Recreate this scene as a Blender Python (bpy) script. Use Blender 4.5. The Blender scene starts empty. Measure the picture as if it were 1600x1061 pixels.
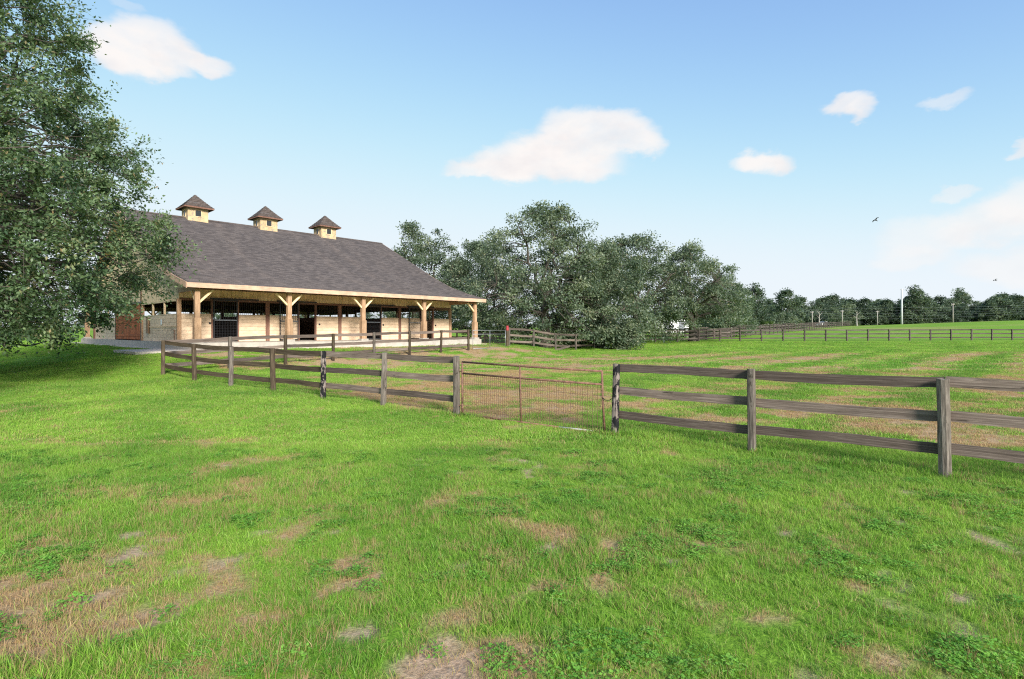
import bpy, bmesh, math, random
import numpy as np
from mathutils import Vector, Matrix

# ------------------------------------------------------------------ camera, sky, sun, exposure
SC = bpy.context.scene
COL = SC.collection
EYE = 1.91
F = 880.0                      # focal length in pixels of the 1600 px wide photograph
cam_d = bpy.data.cameras.new('camera')
cam = bpy.data.objects.new('camera', cam_d)
COL.objects.link(cam)
cam_d.sensor_width = 36.0
cam_d.lens = 36.0 * F / 1600.0
cam_d.shift_y = -12.5 / 1600.0
cam_d.clip_start = 0.05
cam_d.clip_end = 5000.0
cam.location = (0, 0, EYE)
cam.rotation_euler = (math.radians(90), 0, 0)
SC.camera = cam

SUN_EL = math.radians(26)
SUN_AZ = math.radians(154)     # compass-like: from +Y clockwise; 180 is straight behind the camera
world = bpy.data.worlds.new('World')
SC.world = world
world.use_nodes = True
SKY_STRENGTH = 0.15
EXPOSURE = 1.08
sun_d = bpy.data.lights.new('sun', 'SUN')
sun_d.energy = 3.6
sun_d.angle = math.radians(14)
sun_d.color = (1.0, 0.95, 0.87)
sun = bpy.data.objects.new('sun', sun_d)
COL.objects.link(sun)
sdir = Vector((math.sin(SUN_AZ) * math.cos(SUN_EL), math.cos(SUN_AZ) * math.cos(SUN_EL), math.sin(SUN_EL)))
sun.rotation_euler = sdir.to_track_quat('Z', 'Y').to_euler()
SC.view_settings.view_transform = 'Standard'
SC.view_settings.look = 'None'
SC.view_settings.gamma = 1.0
SC.view_settings.exposure = EXPOSURE
SC.view_settings.use_curve_mapping = False
SC.cycles.max_bounces = 6
SC.cycles.transparent_max_bounces = 6
SC.cycles.use_adaptive_sampling = True
SC.cycles.adaptive_threshold = 0.01
SC.cycles.use_denoising = False
SC.cycles.filter_width = 1.15


def ramp(N, stops):
    r = N.new('ShaderNodeValToRGB')
    e = r.color_ramp.elements
    while len(e) < len(stops):
        e.new(0.5)
    for i, (p, c) in enumerate(stops):
        e[i].position = p
        e[i].color = (*c, 1)
    return r


def build_world():
    nt = world.node_tree
    N, L = nt.nodes, nt.links
    N.clear()
    out = N.new('ShaderNodeOutputWorld')
    bg = N.new('ShaderNodeBackground')
    sky = N.new('ShaderNodeTexSky')
    sky.sky_type = 'NISHITA'
    sky.sun_disc = False
    sky.sun_elevation = SUN_EL
    sky.sun_rotation = SUN_AZ
    sky.air_density = 0.6
    sky.dust_density = 0.0
    sky.ozone_density = 3.0
    bg.inputs['Strength'].default_value = SKY_STRENGTH

    def math_(op, a, b=None, clamp=False):
        n = N.new('ShaderNodeMath')
        n.operation = op
        n.use_clamp = clamp
        for i, v in enumerate((a, b)):
            if v is None:
                continue
            if isinstance(v, (int, float)):
                n.inputs[i].default_value = v
            else:
                L.new(v, n.inputs[i])
        return n.outputs[0]
    tc = N.new('ShaderNodeTexCoord')
    sep = N.new('ShaderNodeSeparateXYZ')
    L.new(tc.outputs['Generated'], sep.inputs[0])
    dx, dy, dz = sep.outputs
    hor = math_('SQRT', math_('ADD', math_('MULTIPLY', dx, dx), math_('MULTIPLY', dy, dy)))
    u = math_('ARCTAN2', dx, dy)
    v = math_('DIVIDE', dz, math_('MAXIMUM', hor, 0.02))
    comb = N.new('ShaderNodeCombineXYZ')
    L.new(u, comb.inputs[0])
    L.new(v, comb.inputs[1])
    noises = []
    for sc_, det, off in ((9.0, 6.0, 0.0), (11.0, 6.0, 7.3)):
        mp = N.new('ShaderNodeMapping')
        mp.inputs['Location'].default_value = (off, off * 1.7, off)
        mp.inputs['Scale'].default_value = (1.0, 1.6, 1.0)
        L.new(comb.outputs[0], mp.inputs[0])
        nz = N.new('ShaderNodeTexNoise')
        nz.inputs['Scale'].default_value = sc_
        nz.inputs['Detail'].default_value = det
        nz.inputs['Roughness'].default_value = 0.57
        L.new(mp.outputs[0], nz.inputs['Vector'])
        noises.append(nz.outputs['Fac'])
    uu = math_('ADD', u, math_('MULTIPLY', math_('SUBTRACT', noises[0], 0.5), 0.075))
    vv = math_('ADD', v, math_('MULTIPLY', math_('SUBTRACT', noises[1], 0.5), 0.075))
    blobs = [  # centre and radii in photograph pixels, opacity
        (912, 212, 84, 44, 1), (962, 213, 72, 40, 1), (1006, 228, 40, 24, .95), (860, 240, 88, 38, 1), (795, 259, 84, 24, .95),
        (735, 267, 48, 14, .7), (880, 262, 100, 26, .9),
        (238, 78, 84, 46, 1), (182, 72, 54, 32, .9), (308, 96, 60, 20, .85), (262, 114, 46, 16, .5), (195, 12, 36, 10, .25),
        (1192, 252, 44, 24, .95), (1322, 160, 46, 22, .8), (1340, 172, 28, 18, .7), (1480, 163, 38, 13, .5), (1592, 225, 22, 12, .6),
        (1565, 345, 110, 40, .6), (1450, 365, 90, 30, .45), (1620, 320, 90, 50, .65), (1425, 400, 70, 20, .4), (1590, 415, 120, 30, .5),
        (1490, 300, 40, 10, .45)]
    bl = []
    for (px, py, rx, ry, op) in blobs:
        tu, tv = (px - 800) / F, (518 - py) / F
        a = math.atan(tu)
        c = math.cos(a)
        bl.append((a, tv * c, rx / F * c * c, ry / F * c, op))
    rnd = random.Random(5)
    for i in range(9):       # the same kind of sky goes on all round
        bl.append((rnd.uniform(1.0, 5.3) - (math.tau if i > 4 else 0), rnd.uniform(.12, .75), rnd.uniform(.06, .16), rnd.uniform(.03, .06), rnd.uniform(.6, 1)))
    dens = None
    for (a, b, ra, rb, op) in bl:
        if a < -math.pi:
            a += math.tau
        if a > math.pi:
            a -= math.tau
        p = math_('MULTIPLY', math_('SUBTRACT', uu, a), 1 / ra)
        q = math_('MULTIPLY', math_('SUBTRACT', vv, b), 1 / rb)
        r2 = math_('ADD', math_('MULTIPLY', p, p), math_('MULTIPLY', q, q))
        mr = N.new('ShaderNodeMapRange')
        mr.interpolation_type = 'SMOOTHSTEP'
        mr.inputs['From Min'].default_value = 1.3
        mr.inputs['From Max'].default_value = 0.25
        mr.inputs['To Min'].default_value = 0.0
        mr.inputs['To Max'].default_value = op
        L.new(r2, mr.inputs['Value'])
        k = mr.outputs[0]
        dens = k if dens is None else math_('ADD', dens, math_('MULTIPLY', k, math_('SUBTRACT', 1.0, dens)), True)
    # wisps: break the cloud body up a little
    wisp = N.new('ShaderNodeMapRange')
    wisp.inputs['From Min'].default_value = 0.25
    wisp.inputs['From Max'].default_value = 0.55
    wisp.inputs['To Min'].default_value = 0.72
    wisp.inputs['To Max'].default_value = 1.0
    L.new(noises[1], wisp.inputs['Value'])
    dens = math_('MULTIPLY', dens, wisp.outputs[0], True)
    mix = N.new('ShaderNodeMix')
    mix.data_type = 'RGBA'
    L.new(dens, mix.inputs['Factor'])
    # highlights of the sky roll off softly, as the photograph's do
    gain = 1.0 / (2 ** EXPOSURE * SKY_STRENGTH)
    sp = N.new('ShaderNodeSeparateColor')
    cb = N.new('ShaderNodeCombineColor')
    L.new(sky.outputs[0], sp.inputs[0])
    for ch, g in enumerate((0.58, 0.505, 0.47)):
        c_ = math_('MULTIPLY', sp.outputs[ch], g)
        q4 = math_('POWER', math_('ADD', math_('POWER', c_, 4.0), 1.0), 0.25)
        L.new(math_('MULTIPLY', math_('DIVIDE', c_, q4), gain * (0.86, 0.925, 0.985)[ch]), cb.inputs[ch])
    L.new(cb.outputs[0], mix.inputs[6])
    cr = ramp(N, [(0.34, (gain * .90, gain * .86, gain * .86)), (0.56, (gain * .985, gain * .945, gain * .925))])
    L.new(noises[0], cr.inputs[0])
    L.new(cr.outputs[0], mix.inputs[7])
    L.new(mix.outputs[2], bg.inputs['Color'])
    L.new(bg.outputs[0], out.inputs[0])


build_world()
RNG = np.random.default_rng(11)
random.seed(11)


# ------------------------------------------------------------------ helpers
def tag(o, label=None, cat=None, group=None, kind=None):
    if label:
        o['label'] = label
    if cat:
        o['category'] = cat
    if group:
        o['group'] = group
    if kind:
        o['kind'] = kind
    return o


def link(name, me, mat=None, parent=None, loc=(0, 0, 0)):
    o = bpy.data.objects.new(name, me)
    COL.objects.link(o)
    if mat is not None and me is not None and not me.materials:
        me.materials.append(mat)
    o.location = loc
    if parent is not None:
        o.parent = parent
    return o


def empty(name, loc=(0, 0, 0), rz=0.0):
    o = bpy.data.objects.new(name, None)
    o.empty_display_size = 0.3
    COL.objects.link(o)
    o.location = loc
    o.rotation_euler = (0, 0, rz)
    return o


class MB:
    def __init__(s):
        s.v, s.f, s.m = [], [], []

    def poly(s, pts, mi=0):
        n = len(s.v)
        s.v += [tuple(p) for p in pts]
        s.f.append(tuple(range(n, n + len(pts))))
        s.m.append(mi)

    def box(s, x0, x1, y0, y1, z0, z1, mi=0):
        n = len(s.v)
        s.v += [(x0, y0, z0), (x1, y0, z0), (x1, y1, z0), (x0, y1, z0), (x0, y0, z1), (x1, y0, z1), (x1, y1, z1), (x0, y1, z1)]
        for f in ((0, 3, 2, 1), (4, 5, 6, 7), (0, 1, 5, 4), (1, 2, 6, 5), (2, 3, 7, 6), (3, 0, 4, 7)):
            s.f.append(tuple(n + i for i in f))
            s.m.append(mi)

    def bar(s, a, b, w, h, up=(0, 0, 1)):
        a, b = Vector(a), Vector(b)
        d = (b - a).normalized()
        r = d.cross(Vector(up))
        if r.length < 1e-4:
            r = d.cross(Vector((0, 1, 0)))
        r.normalize()
        t = r.cross(d)
        n = len(s.v)
        for p in (a, b):
            for i, j in ((-1, -1), (1, -1), (1, 1), (-1, 1)):
                s.v.append(tuple(p + r * (w / 2 * i) + t * (h / 2 * j)))
        for f in ((0, 1, 2, 3), (7, 6, 5, 4), (0, 4, 5, 1), (1, 5, 6, 2), (2, 6, 7, 3), (3, 7, 4, 0)):
            s.f.append(tuple(n + i for i in f))
            s.m.append(0)

    def tube(s, pts, rad, sides=8, cap=True):
        pts = [Vector(p) for p in pts]
        rr = rad if isinstance(rad, (list, tuple)) else [rad] * len(pts)
        n0 = len(s.v)
        ref = None
        for i, p in enumerate(pts):
            d = (pts[min(i + 1, len(pts) - 1)] - pts[max(i - 1, 0)]).normalized()
            if ref is None:
                ref = d.cross(Vector((0.31, 0.17, 0.93)))
                if ref.length < 1e-3:
                    ref = d.cross(Vector((1, 0, 0)))
            ref = (ref - d * ref.dot(d)).normalized()
            bi = d.cross(ref)
            for k in range(sides):
                a = math.tau * k / sides
                s.v.append(tuple(p + (ref * math.cos(a) + bi * math.sin(a)) * rr[i]))
        for i in range(len(pts) - 1):
            for k in range(sides):
                a, b = n0 + i * sides + k, n0 + i * sides + (k + 1) % sides
                s.f.append((a, b, b + sides, a + sides))
                s.m.append(0)
        if cap:
            s.f.append(tuple(n0 + k for k in reversed(range(sides))))
            s.f.append(tuple(n0 + (len(pts) - 1) * sides + k for k in range(sides)))
            s.m += [0, 0]

    def mesh(s, name, smooth=False, bevel=0.0):
        me = bpy.data.meshes.new(name)
        me.from_pydata(s.v, [], s.f)
        me.polygons.foreach_set('material_index', s.m)
        bm = bmesh.new()
        bm.from_mesh(me)
        if bevel:
            bmesh.ops.bevel(bm, geom=list(bm.edges), offset=bevel, segments=1, affect='EDGES', profile=0.5)
        bmesh.ops.recalc_face_normals(bm, faces=bm.faces)
        bm.to_mesh(me)
        bm.free()
        if smooth:
            me.polygons.foreach_set('use_smooth', [True] * len(me.polygons))
        me.update()
        return me

    def build(s, name, mat, parent=None, loc=(0, 0, 0), **k):
        return link(name, s.mesh(name, **k), mat, parent, loc)


def np_mesh(name, v, quads, attrs=None, smooth=False):
    me = bpy.data.meshes.new(name)
    v = np.asarray(v, dtype=np.float32)
    quads = np.asarray(quads, dtype=np.int32)
    nq, k = quads.shape
    me.vertices.add(len(v))
    me.vertices.foreach_set('co', v.ravel())
    me.loops.add(nq * k)
    me.loops.foreach_set('vertex_index', quads.ravel())
    me.polygons.add(nq)
    me.polygons.foreach_set('loop_start', np.arange(0, nq * k, k, dtype=np.int32))
    me.polygons.foreach_set('loop_total', np.full(nq, k, dtype=np.int32))
    if smooth:
        me.polygons.foreach_set('use_smooth', np.ones(nq, dtype=bool))
    for nm, dom, arr in (attrs or []):
        at = me.attributes.new(nm, 'FLOAT', dom)
        at.data.foreach_set('value', np.asarray(arr, dtype=np.float32).ravel())
    me.update(calc_edges=True)
    return me


# ---- value noise in numpy
def _hash(ix, iy, seed):
    h = (ix.astype(np.int64) * 374761393 + iy.astype(np.int64) * 668265263 + seed * 1442695041) & 0x7fffffff
    h = ((h ^ (h >> 13)) * 1274126177) & 0x7fffffff
    return ((h ^ (h >> 16)) & 0xffff) / 65535.0


def vnoise(x, y, seed=0):
    x0, y0 = np.floor(x), np.floor(y)
    fx, fy = x - x0, y - y0
    fx, fy = fx * fx * (3 - 2 * fx), fy * fy * (3 - 2 * fy)
    a, b = _hash(x0, y0, seed), _hash(x0 + 1, y0, seed)
    c, d = _hash(x0, y0 + 1, seed), _hash(x0 + 1, y0 + 1, seed)
    return (a * (1 - fx) + b * fx) * (1 - fy) + (c * (1 - fx) + d * fx) * fy


def fbm(x, y, seed=0, octv=4):
    s, a, t = 0.0, 0.5, 0.0
    for o in range(octv):
        s = s + a * vnoise(x * 2 ** o + 13.7 * o, y * 2 ** o - 7.1 * o, seed + o)
        t += a
        a *= 0.55
    return s / t


def sstep(e0, e1, x):
    t = np.clip((x - e0) / (e1 - e0), 0, 1)
    return t * t * (3 - 2 * t)


def nodes(name):
    m = bpy.data.materials.new(name)
    m.use_nodes = True
    nt = m.node_tree
    return m, nt.nodes, nt.links, nt.nodes['Principled BSDF']


def coords(N, L, scale=(1, 1, 1), rand=True):
    tc = N.new('ShaderNodeTexCoord')
    src = tc.outputs['Object']
    if rand:
        oi = N.new('ShaderNodeObjectInfo')
        mu = N.new('ShaderNodeVectorMath')
        mu.operation = 'SCALE'
        mu.inputs[0].default_value = (37.0, 53.0, 71.0)
        L.new(oi.outputs['Random'], mu.inputs['Scale'])
        ad = N.new('ShaderNodeVectorMath')
        L.new(src, ad.inputs[0])
        L.new(mu.outputs[0], ad.inputs[1])
        src = ad.outputs[0]
    mp = N.new('ShaderNodeMapping')
    mp.inputs['Scale'].default_value = scale
    L.new(src, mp.inputs[0])
    return mp.outputs[0]


def noise(N, L, vec, scale, detail=5.0, rough=0.6):
    n = N.new('ShaderNodeTexNoise')
    n.inputs['Scale'].default_value = scale
    n.inputs['Detail'].default_value = detail
    n.inputs['Roughness'].default_value = rough
    L.new(vec, n.inputs['Vector'])
    return n.outputs['Fac']


def mixc(N, L, fac, a, b, mode='MIX'):
    m = N.new('ShaderNodeMix')
    m.data_type = 'RGBA'
    m.blend_type = mode
    for sock, v in ((m.inputs['Factor'], fac), (m.inputs[6], a), (m.inputs[7], b)):
        if isinstance(v, (int, float)):
            sock.default_value = v
        elif isinstance(v, tuple):
            sock.default_value = (*v, 1)
        else:
            L.new(v, sock)
    return m.outputs[2]


def bump(N, L, bsdf, h, strength=0.3, dist=0.01):
    b = N.new('ShaderNodeBump')
    b.inputs['Strength'].default_value = strength
    b.inputs['Distance'].default_value = dist
    L.new(h, b.inputs['Height'])
    L.new(b.outputs[0], bsdf.inputs['Normal'])


def wood(name, stops, grain=(1, 14, 14), sc=4.0, rough=0.85, stain=None, bumpd=0.006, vary=0.25):
    m, N, L, B = nodes(name)
    vec = coords(N, L, grain)
    n1 = noise(N, L, vec, sc, 7, 0.7)
    c = ramp(N, stops)
    L.new(n1, c.inputs[0])
    col = c.outputs[0]
    n2 = noise(N, L, coords(N, L, (1, 1, 1)), 2.3, 4)
    r2 = ramp(N, [(0.3, (0.72, 0.72, 0.72)), (0.7, (1.2, 1.2, 1.2))])
    L.new(n2, r2.inputs[0])
    col = mixc(N, L, 0.8, col, r2.outputs[0], 'MULTIPLY')
    if vary:
        oi = N.new('ShaderNodeObjectInfo')
        mr = N.new('ShaderNodeMapRange')
        mr.inputs['To Min'].default_value = 1 - vary
        mr.inputs['To Max'].default_value = 1 + vary
        L.new(oi.outputs['Random'], mr.inputs['Value'])
        hs = N.new('ShaderNodeHueSaturation')
        L.new(mr.outputs[0], hs.inputs['Value'])
        L.new(col, hs.inputs['Color'])
        col = hs.outputs[0]
    if stain:
        n3 = noise(N, L, coords(N, L, stain[1]), stain[2], 6, 0.65)
        r3 = ramp(N, [(stain[3], (0, 0, 0)), (stain[3] + 0.06, (1, 1, 1))])
        L.new(n3, r3.inputs[0])
        col = mixc(N, L, r3.outputs[0], col, stain[0])
    L.new(col, B.inputs['Base Color'])
    B.inputs['Roughness'].default_value = rough
    B.inputs['Specular IOR Level'].default_value = 0.2
    bump(N, L, B, n1, 0.6, bumpd)
    return m


GREY = [(0.25, (0.030, 0.025, 0.022)), (0.5, (0.12, 0.10, 0.092)), (0.75, (0.27, 0.235, 0.22))]
DARK = [(0.25, (0.018, 0.013, 0.008)), (0.5, (0.075, 0.055, 0.036)), (0.75, (0.17, 0.13, 0.09))]
M = {}
M['rail_grey'] = wood('weathered grey board', [(0.25, (0.042, 0.031, 0.025)), (0.5, (0.135, 0.102, 0.084)), (0.75, (0.29, 0.232, 0.198))], (0.9, 20, 20), 3.5, stain=((0.055, 0.042, 0.033), (1.6, 9, 9), 2.2, 0.60), vary=.38)
M['rail_dark'] = wood('weathered brown board', DARK, (0.7, 16, 16), 3.0, stain=((0.10, 0.105, 0.045), (0.6, 5, 5), 2.0, 0.60))
M['post_grey'] = wood('weathered post', [(0.25, (0.030, 0.025, 0.020)), (0.5, (0.12, 0.10, 0.083)), (0.75, (0.28, 0.245, 0.21))], (12, 12, 0.9), 3.5, stain=((0.045, 0.037, 0.028), (5, 5, 1.5), 2.2, 0.60))
M['post_dark'] = wood('dark weathered post', DARK, (9, 9, 0.8), 3.0)
M['post_black'] = wood('peeling black paint post', [(0.25, (0.09, 0.07, 0.06)), (0.5, (0.21, 0.17, 0.15)), (0.75, (0.36, 0.30, 0.27))], (9, 9, 0.8), 3.0,
                       stain=((0.012, 0.012, 0.014), (4, 4, 2.2), 2.0, 0.43))
M['far_wood'] = wood('distant fence wood', [(0.25, (0.035, 0.028, 0.025)), (0.5, (0.085, 0.068, 0.060)), (0.75, (0.16, 0.135, 0.12))], (1, 6, 6), 2.0)
M['earth_stain'] = wood('reddish rotten post foot', [(0.25, (0.12, 0.05, 0.025)), (0.5, (0.28, 0.12, 0.06)), (0.75, (0.42, 0.22, 0.12))], (9, 9, 1.5), 3.0)
TAN = [(0.3, (0.64, 0.46, 0.31)), (0.5, (0.72, 0.535, 0.37)), (0.7, (0.78, 0.60, 0.43))]
M['plank'] = wood('tan painted plank', TAN, (0.6, 10, 10), 3.0, vary=0.07, bumpd=0.003)
M['siding'] = wood('ochre painted siding', [(0.3, (0.62, 0.45, 0.26)), (0.5, (0.71, 0.53, 0.33)), (0.7, (0.77, 0.60, 0.39))], (10, 10, 0.6), 3.0, vary=0.10, bumpd=0.003)
M['timber'] = wood('stained porch timber', [(0.25, (0.22, 0.125, 0.07)), (0.5, (0.40, 0.25, 0.15)), (0.75, (0.54, 0.37, 0.24))], (9, 9, 0.7), 3.0, vary=0.12)
M['trim'] = wood('reddish brown frame', [(0.25, (0.10, 0.05, 0.035)), (0.5, (0.20, 0.105, 0.075)), (0.75, (0.31, 0.18, 0.135))], (8, 8, 0.8), 3.0, vary=0.12)
M['fascia'] = wood('pinkish fascia board', [(0.25, (0.40, 0.25, 0.165)), (0.5, (0.54, 0.36, 0.25)), (0.75, (0.64, 0.46, 0.34))], (0.6, 8, 8), 3.0, vary=0.06)
M['brace'] = wood('new pale brace', [(0.25, (0.70, 0.50, 0.25)), (0.5, (0.82, 0.62, 0.36)), (0.75, (0.86, 0.70, 0.44))], (3, 3, 3), 3.0, vary=0.1)
M['red_door'] = wood('rusty red boards', [(0.25, (0.20, 0.055, 0.022)), (0.5, (0.36, 0.11, 0.045)), (0.75, (0.48, 0.19, 0.09))], (9, 9, 0.7), 3.0)
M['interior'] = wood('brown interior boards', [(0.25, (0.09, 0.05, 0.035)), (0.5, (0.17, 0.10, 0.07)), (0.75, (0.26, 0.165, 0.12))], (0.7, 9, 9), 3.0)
M['bark'] = wood('oak bark', [(0.25, (0.03, 0.024, 0.02)), (0.5, (0.10, 0.085, 0.07)), (0.75, (0.23, 0.20, 0.17))], (6, 6, 1.2), 2.5, bumpd=0.03, vary=0.1)
M['flaking'] = wood('flaking tan cupola paint', [(0.3, (0.44, 0.31, 0.17)), (0.5, (0.54, 0.39, 0.22)), (0.7, (0.60, 0.45, 0.28))], (8, 8, 1.0), 2.5, vary=0.05, stain=((0.30, 0.25, 0.20), (3, 3, 3), 2.0, 0.54))


def simple(name, col, rough=0.6, metal=0.0, nscale=8.0, amt=0.35, bumpd=0.0, spec=0.4):
    m, N, L, B = nodes(name)
    vec = coords(N, L)
    n = noise(N, L, vec, nscale, 6, 0.65)
    lo = tuple(c * (1 - amt) for c in col)
    hi = tuple(min(1, c * (1 + amt)) for c in col)
    r = ramp(N, [(0.3, lo), (0.7, hi)])
    L.new(n, r.inputs[0])
    L.new(r.outputs[0], B.inputs['Base Color'])
    B.inputs['Roughness'].default_value = rough
    B.inputs['Metallic'].default_value = metal
    B.inputs['Specular IOR Level'].default_value = spec
    if bumpd:
        bump(N, L, B, n, 0.5, bumpd)
    return m


M['rust'] = simple('rusty pipe', (0.17, 0.088, 0.060), 0.8, 0.0, 14, 0.55, 0.002)
M['rust_pale'] = simple('worn bright pipe', (0.62, 0.60, 0.58), 0.5, 0.0, 14, 0.2)
M['wire'] = simple('rusty wire', (0.13, 0.075, 0.05), 0.8, 0.0, 5, 0.4)
M['galv'] = simple('galvanised metal', (0.34, 0.35, 0.37), 0.45, 0.6, 6, 0.15)
M['black_metal'] = simple('black steel frame', (0.030, 0.030, 0.034), 0.45, 0.3, 6, 0.2)
M['grey_metal'] = simple('grey door frame', (0.16, 0.17, 0.19), 0.5, 0.3, 6, 0.2)
M['concrete'] = simple('old concrete', (0.39, 0.35, 0.30), 0.9, 0, 3, 0.18, 0.004)
M['pad'] = simple('sandy concrete apron', (0.56, 0.48, 0.41), 0.92, 0, 1.3, 0.18, 0.004)
M['dark_glass'] = simple('dark louvre', (0.03, 0.032, 0.036), 0.3, 0, 4, 0.2)
M['paper'] = simple('white paper', (0.8, 0.8, 0.77), 0.8, 0, 4, 0.04)
M['red_paint'] = simple('faded red paint', (0.34, 0.035, 0.045), 0.7, 0, 8, 0.3)
M['pole_grey'] = simple('pale grey pole', (0.46, 0.47, 0.48), 0.7, 0, 2, 0.1)
M['white_paint'] = simple('white paint', (0.78, 0.78, 0.77), 0.5, 0, 2, 0.05)
M['bird'] = simple('dark feathers', (0.03, 0.03, 0.035), 0.8, 0, 20, 0.2)
M['tyre'] = simple('black rubber', (0.02, 0.02, 0.02), 0.8, 0, 20, 0.2)
M['car_glass'] = simple('car window', (0.02, 0.025, 0.03), 0.1, 0, 3, 0.1)


def shingle_mat():
    m, N, L, B = nodes('weathered asphalt shingles')
    uv = N.new('ShaderNodeUVMap')
    uv.uv_map = 'uv'
    br = N.new('ShaderNodeTexBrick')
    br.inputs['Scale'].default_value = 1.0
    br.inputs['Brick Width'].default_value = 0.32
    br.inputs['Row Height'].default_value = 0.145
    br.inputs['Mortar Size'].default_value = 0.006
    br.inputs['Color1'].default_value = (0.066, 0.058, 0.058, 1)
    br.inputs['Color2'].default_value = (0.118, 0.103, 0.100, 1)
    br.inputs['Mortar'].default_value = (0.045, 0.04, 0.04, 1)
    br.inputs['Bias'].default_value = -0.1
    L.new(uv.outputs[0], br.inputs['Vector'])
    mp = N.new('ShaderNodeMapping')
    mp.inputs['Scale'].default_value = (0.9, 0.16, 1)
    L.new(uv.outputs[0], mp.inputs[0])
    n = noise(N, L, mp.outputs[0], 1.0, 6, 0.6)
    r = ramp(N, [(0.3, (0.78, 0.78, 0.82)), (0.55, (1.0, 0.98, 0.98)), (0.75, (1.25, 1.16, 1.10))])
    L.new(n, r.inputs[0])
    c = mixc(N, L, 0.9, br.outputs['Color'], r.outputs[0], 'MULTIPLY')
    n2 = noise(N, L, uv.outputs[0], 38.0, 3, 0.7)
    r2 = ramp(N, [(0.3, (0.6, 0.6, 0.6)), (0.7, (1.4, 1.4, 1.4))])
    L.new(n2, r2.inputs[0])
    c = mixc(N, L, 0.7, c, r2.outputs[0], 'MULTIPLY')
    L.new(c, B.inputs['Base Color'])
    B.inputs['Roughness'].default_value = 0.9
    B.inputs['Specular IOR Level'].default_value = 0.25
    bump(N, L, B, n2, 0.5, 0.01)
    return m


M['shingle'] = shingle_mat()
M['cupola_shingle'] = simple('brown cupola shingles', (0.105, 0.082, 0.070), 0.9, 0, 9, 0.5, 0.02, 0.2)


def leaf_mat(name, stops, rough=0.5, trans=0.33):
    m, N, L, B = nodes(name)
    at = N.new('ShaderNodeAttribute')
    at.attribute_name = 'tone'
    r = ramp(N, stops)
    L.new(at.outputs['Fac'], r.inputs[0])
    L.new(r.outputs[0], B.inputs['Base Color'])
    B.inputs['Roughness'].default_value = rough
    B.inputs['Specular IOR Level'].default_value = 0.35
    tr = N.new('ShaderNodeBsdfTranslucent')
    L.new(mixc(N, L, 1.0, r.outputs[0], (1.25, 1.3, 0.6), 'MULTIPLY'), tr.inputs['Color'])
    mx = N.new('ShaderNodeMixShader')
    mx.inputs[0].default_value = trans
    L.new(B.outputs[0], mx.inputs[1])
    L.new(tr.outputs[0], mx.inputs[2])
    L.new(mx.outputs[0], N['Material Output'].inputs['Surface'])
    return m


M['oak_leaf'] = leaf_mat('live oak leaf', [(0.0, (0.040, 0.078, 0.038)), (0.45, (0.108, 0.172, 0.082)), (0.8, (0.195, 0.262, 0.125)), (1.0, (0.30, 0.21, 0.11))])
M['oak_far'] = leaf_mat('grey green oak leaf', [(0.0, (0.050, 0.080, 0.050)), (0.5, (0.135, 0.180, 0.112)), (0.85, (0.240, 0.280, 0.180)), (1.0, (0.30, 0.27, 0.15))])
M['wood_far'] = leaf_mat('distant woodland leaf', [(0.0, (0.042, 0.070, 0.046)), (0.5, (0.090, 0.132, 0.084)), (1.0, (0.18, 0.22, 0.13))])  # leaf tones lightened to stand in for haze over the distance
M['shrub_leaf'] = leaf_mat('bright shrub leaf', [(0.0, (0.04, 0.085, 0.02)), (0.5, (0.085, 0.16, 0.04)), (1.0, (0.16, 0.24, 0.06))])


def grass_mat(name, g0, g1, straw):
    m, N, L, B = nodes(name)
    N.remove(B)
    vals = []
    for an in ('tint', 'dry'):
        at = N.new('ShaderNodeAttribute')
        at.attribute_type = 'INSTANCER'
        at.attribute_name = an
        vals.append(at.outputs['Fac'])
    bl = N.new('ShaderNodeAttribute')
    bl.attribute_name = 'blade'
    c = mixc(N, L, vals[0], g0, g1)
    rr = ramp(N, [(0.0, (0.78, 0.78, 0.78)), (1.0, (1.22, 1.2, 1.1))])
    L.new(bl.outputs['Fac'], rr.inputs[0])
    c = mixc(N, L, 1.0, c, rr.outputs[0], 'MULTIPLY')
    ad = N.new('ShaderNodeMath')
    ad.operation = 'SUBTRACT'
    L.new(vals[1], ad.inputs[0])
    mu = N.new('ShaderNodeMath')
    mu.operation = 'MULTIPLY'
    mu.inputs[1].default_value = 0.9
    L.new(bl.outputs['Fac'], mu.inputs[0])
    L.new(mu.outputs[0], ad.inputs[1])
    mr = N.new('ShaderNodeMapRange')
    mr.inputs['From Min'].default_value = -0.22
    mr.inputs['From Max'].default_value = 0.22
    L.new(ad.outputs[0], mr.inputs['Value'])
    c = mixc(N, L, mr.outputs[0], c, straw)
    d = N.new('ShaderNodeBsdfDiffuse')
    t = N.new('ShaderNodeBsdfTranslucent')
    g = N.new('ShaderNodeBsdfGlossy')
    g.inputs['Roughness'].default_value = 0.45
    g.inputs['Color'].default_value = (0.6, 0.7, 0.5, 1)
    L.new(c, d.inputs['Color'])
    L.new(c, t.inputs['Color'])
    mx = N.new('ShaderNodeMixShader')
    mx.inputs[0].default_value = 0.35
    L.new(d.outputs[0], mx.inputs[1])
    L.new(t.outputs[0], mx.inputs[2])
    mx2 = N.new('ShaderNodeMixShader')
    mx2.inputs[0].default_value = 0.03
    L.new(mx.outputs[0], mx2.inputs[1])
    L.new(g.outputs[0], mx2.inputs[2])
    L.new(mx2.outputs[0], N['Material Output'].inputs['Surface'])
    return m


G0, G1, STRAW = (0.105, 0.265, 0.030), (0.275, 0.470, 0.062), (0.45, 0.295, 0.155)
M['grass'] = grass_mat('pasture grass blade', G0, G1, STRAW)
M['clover'] = grass_mat('clover leaf', (0.11, 0.30, 0.045), (0.22, 0.45, 0.07), (0.28, 0.38, 0.09))


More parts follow.
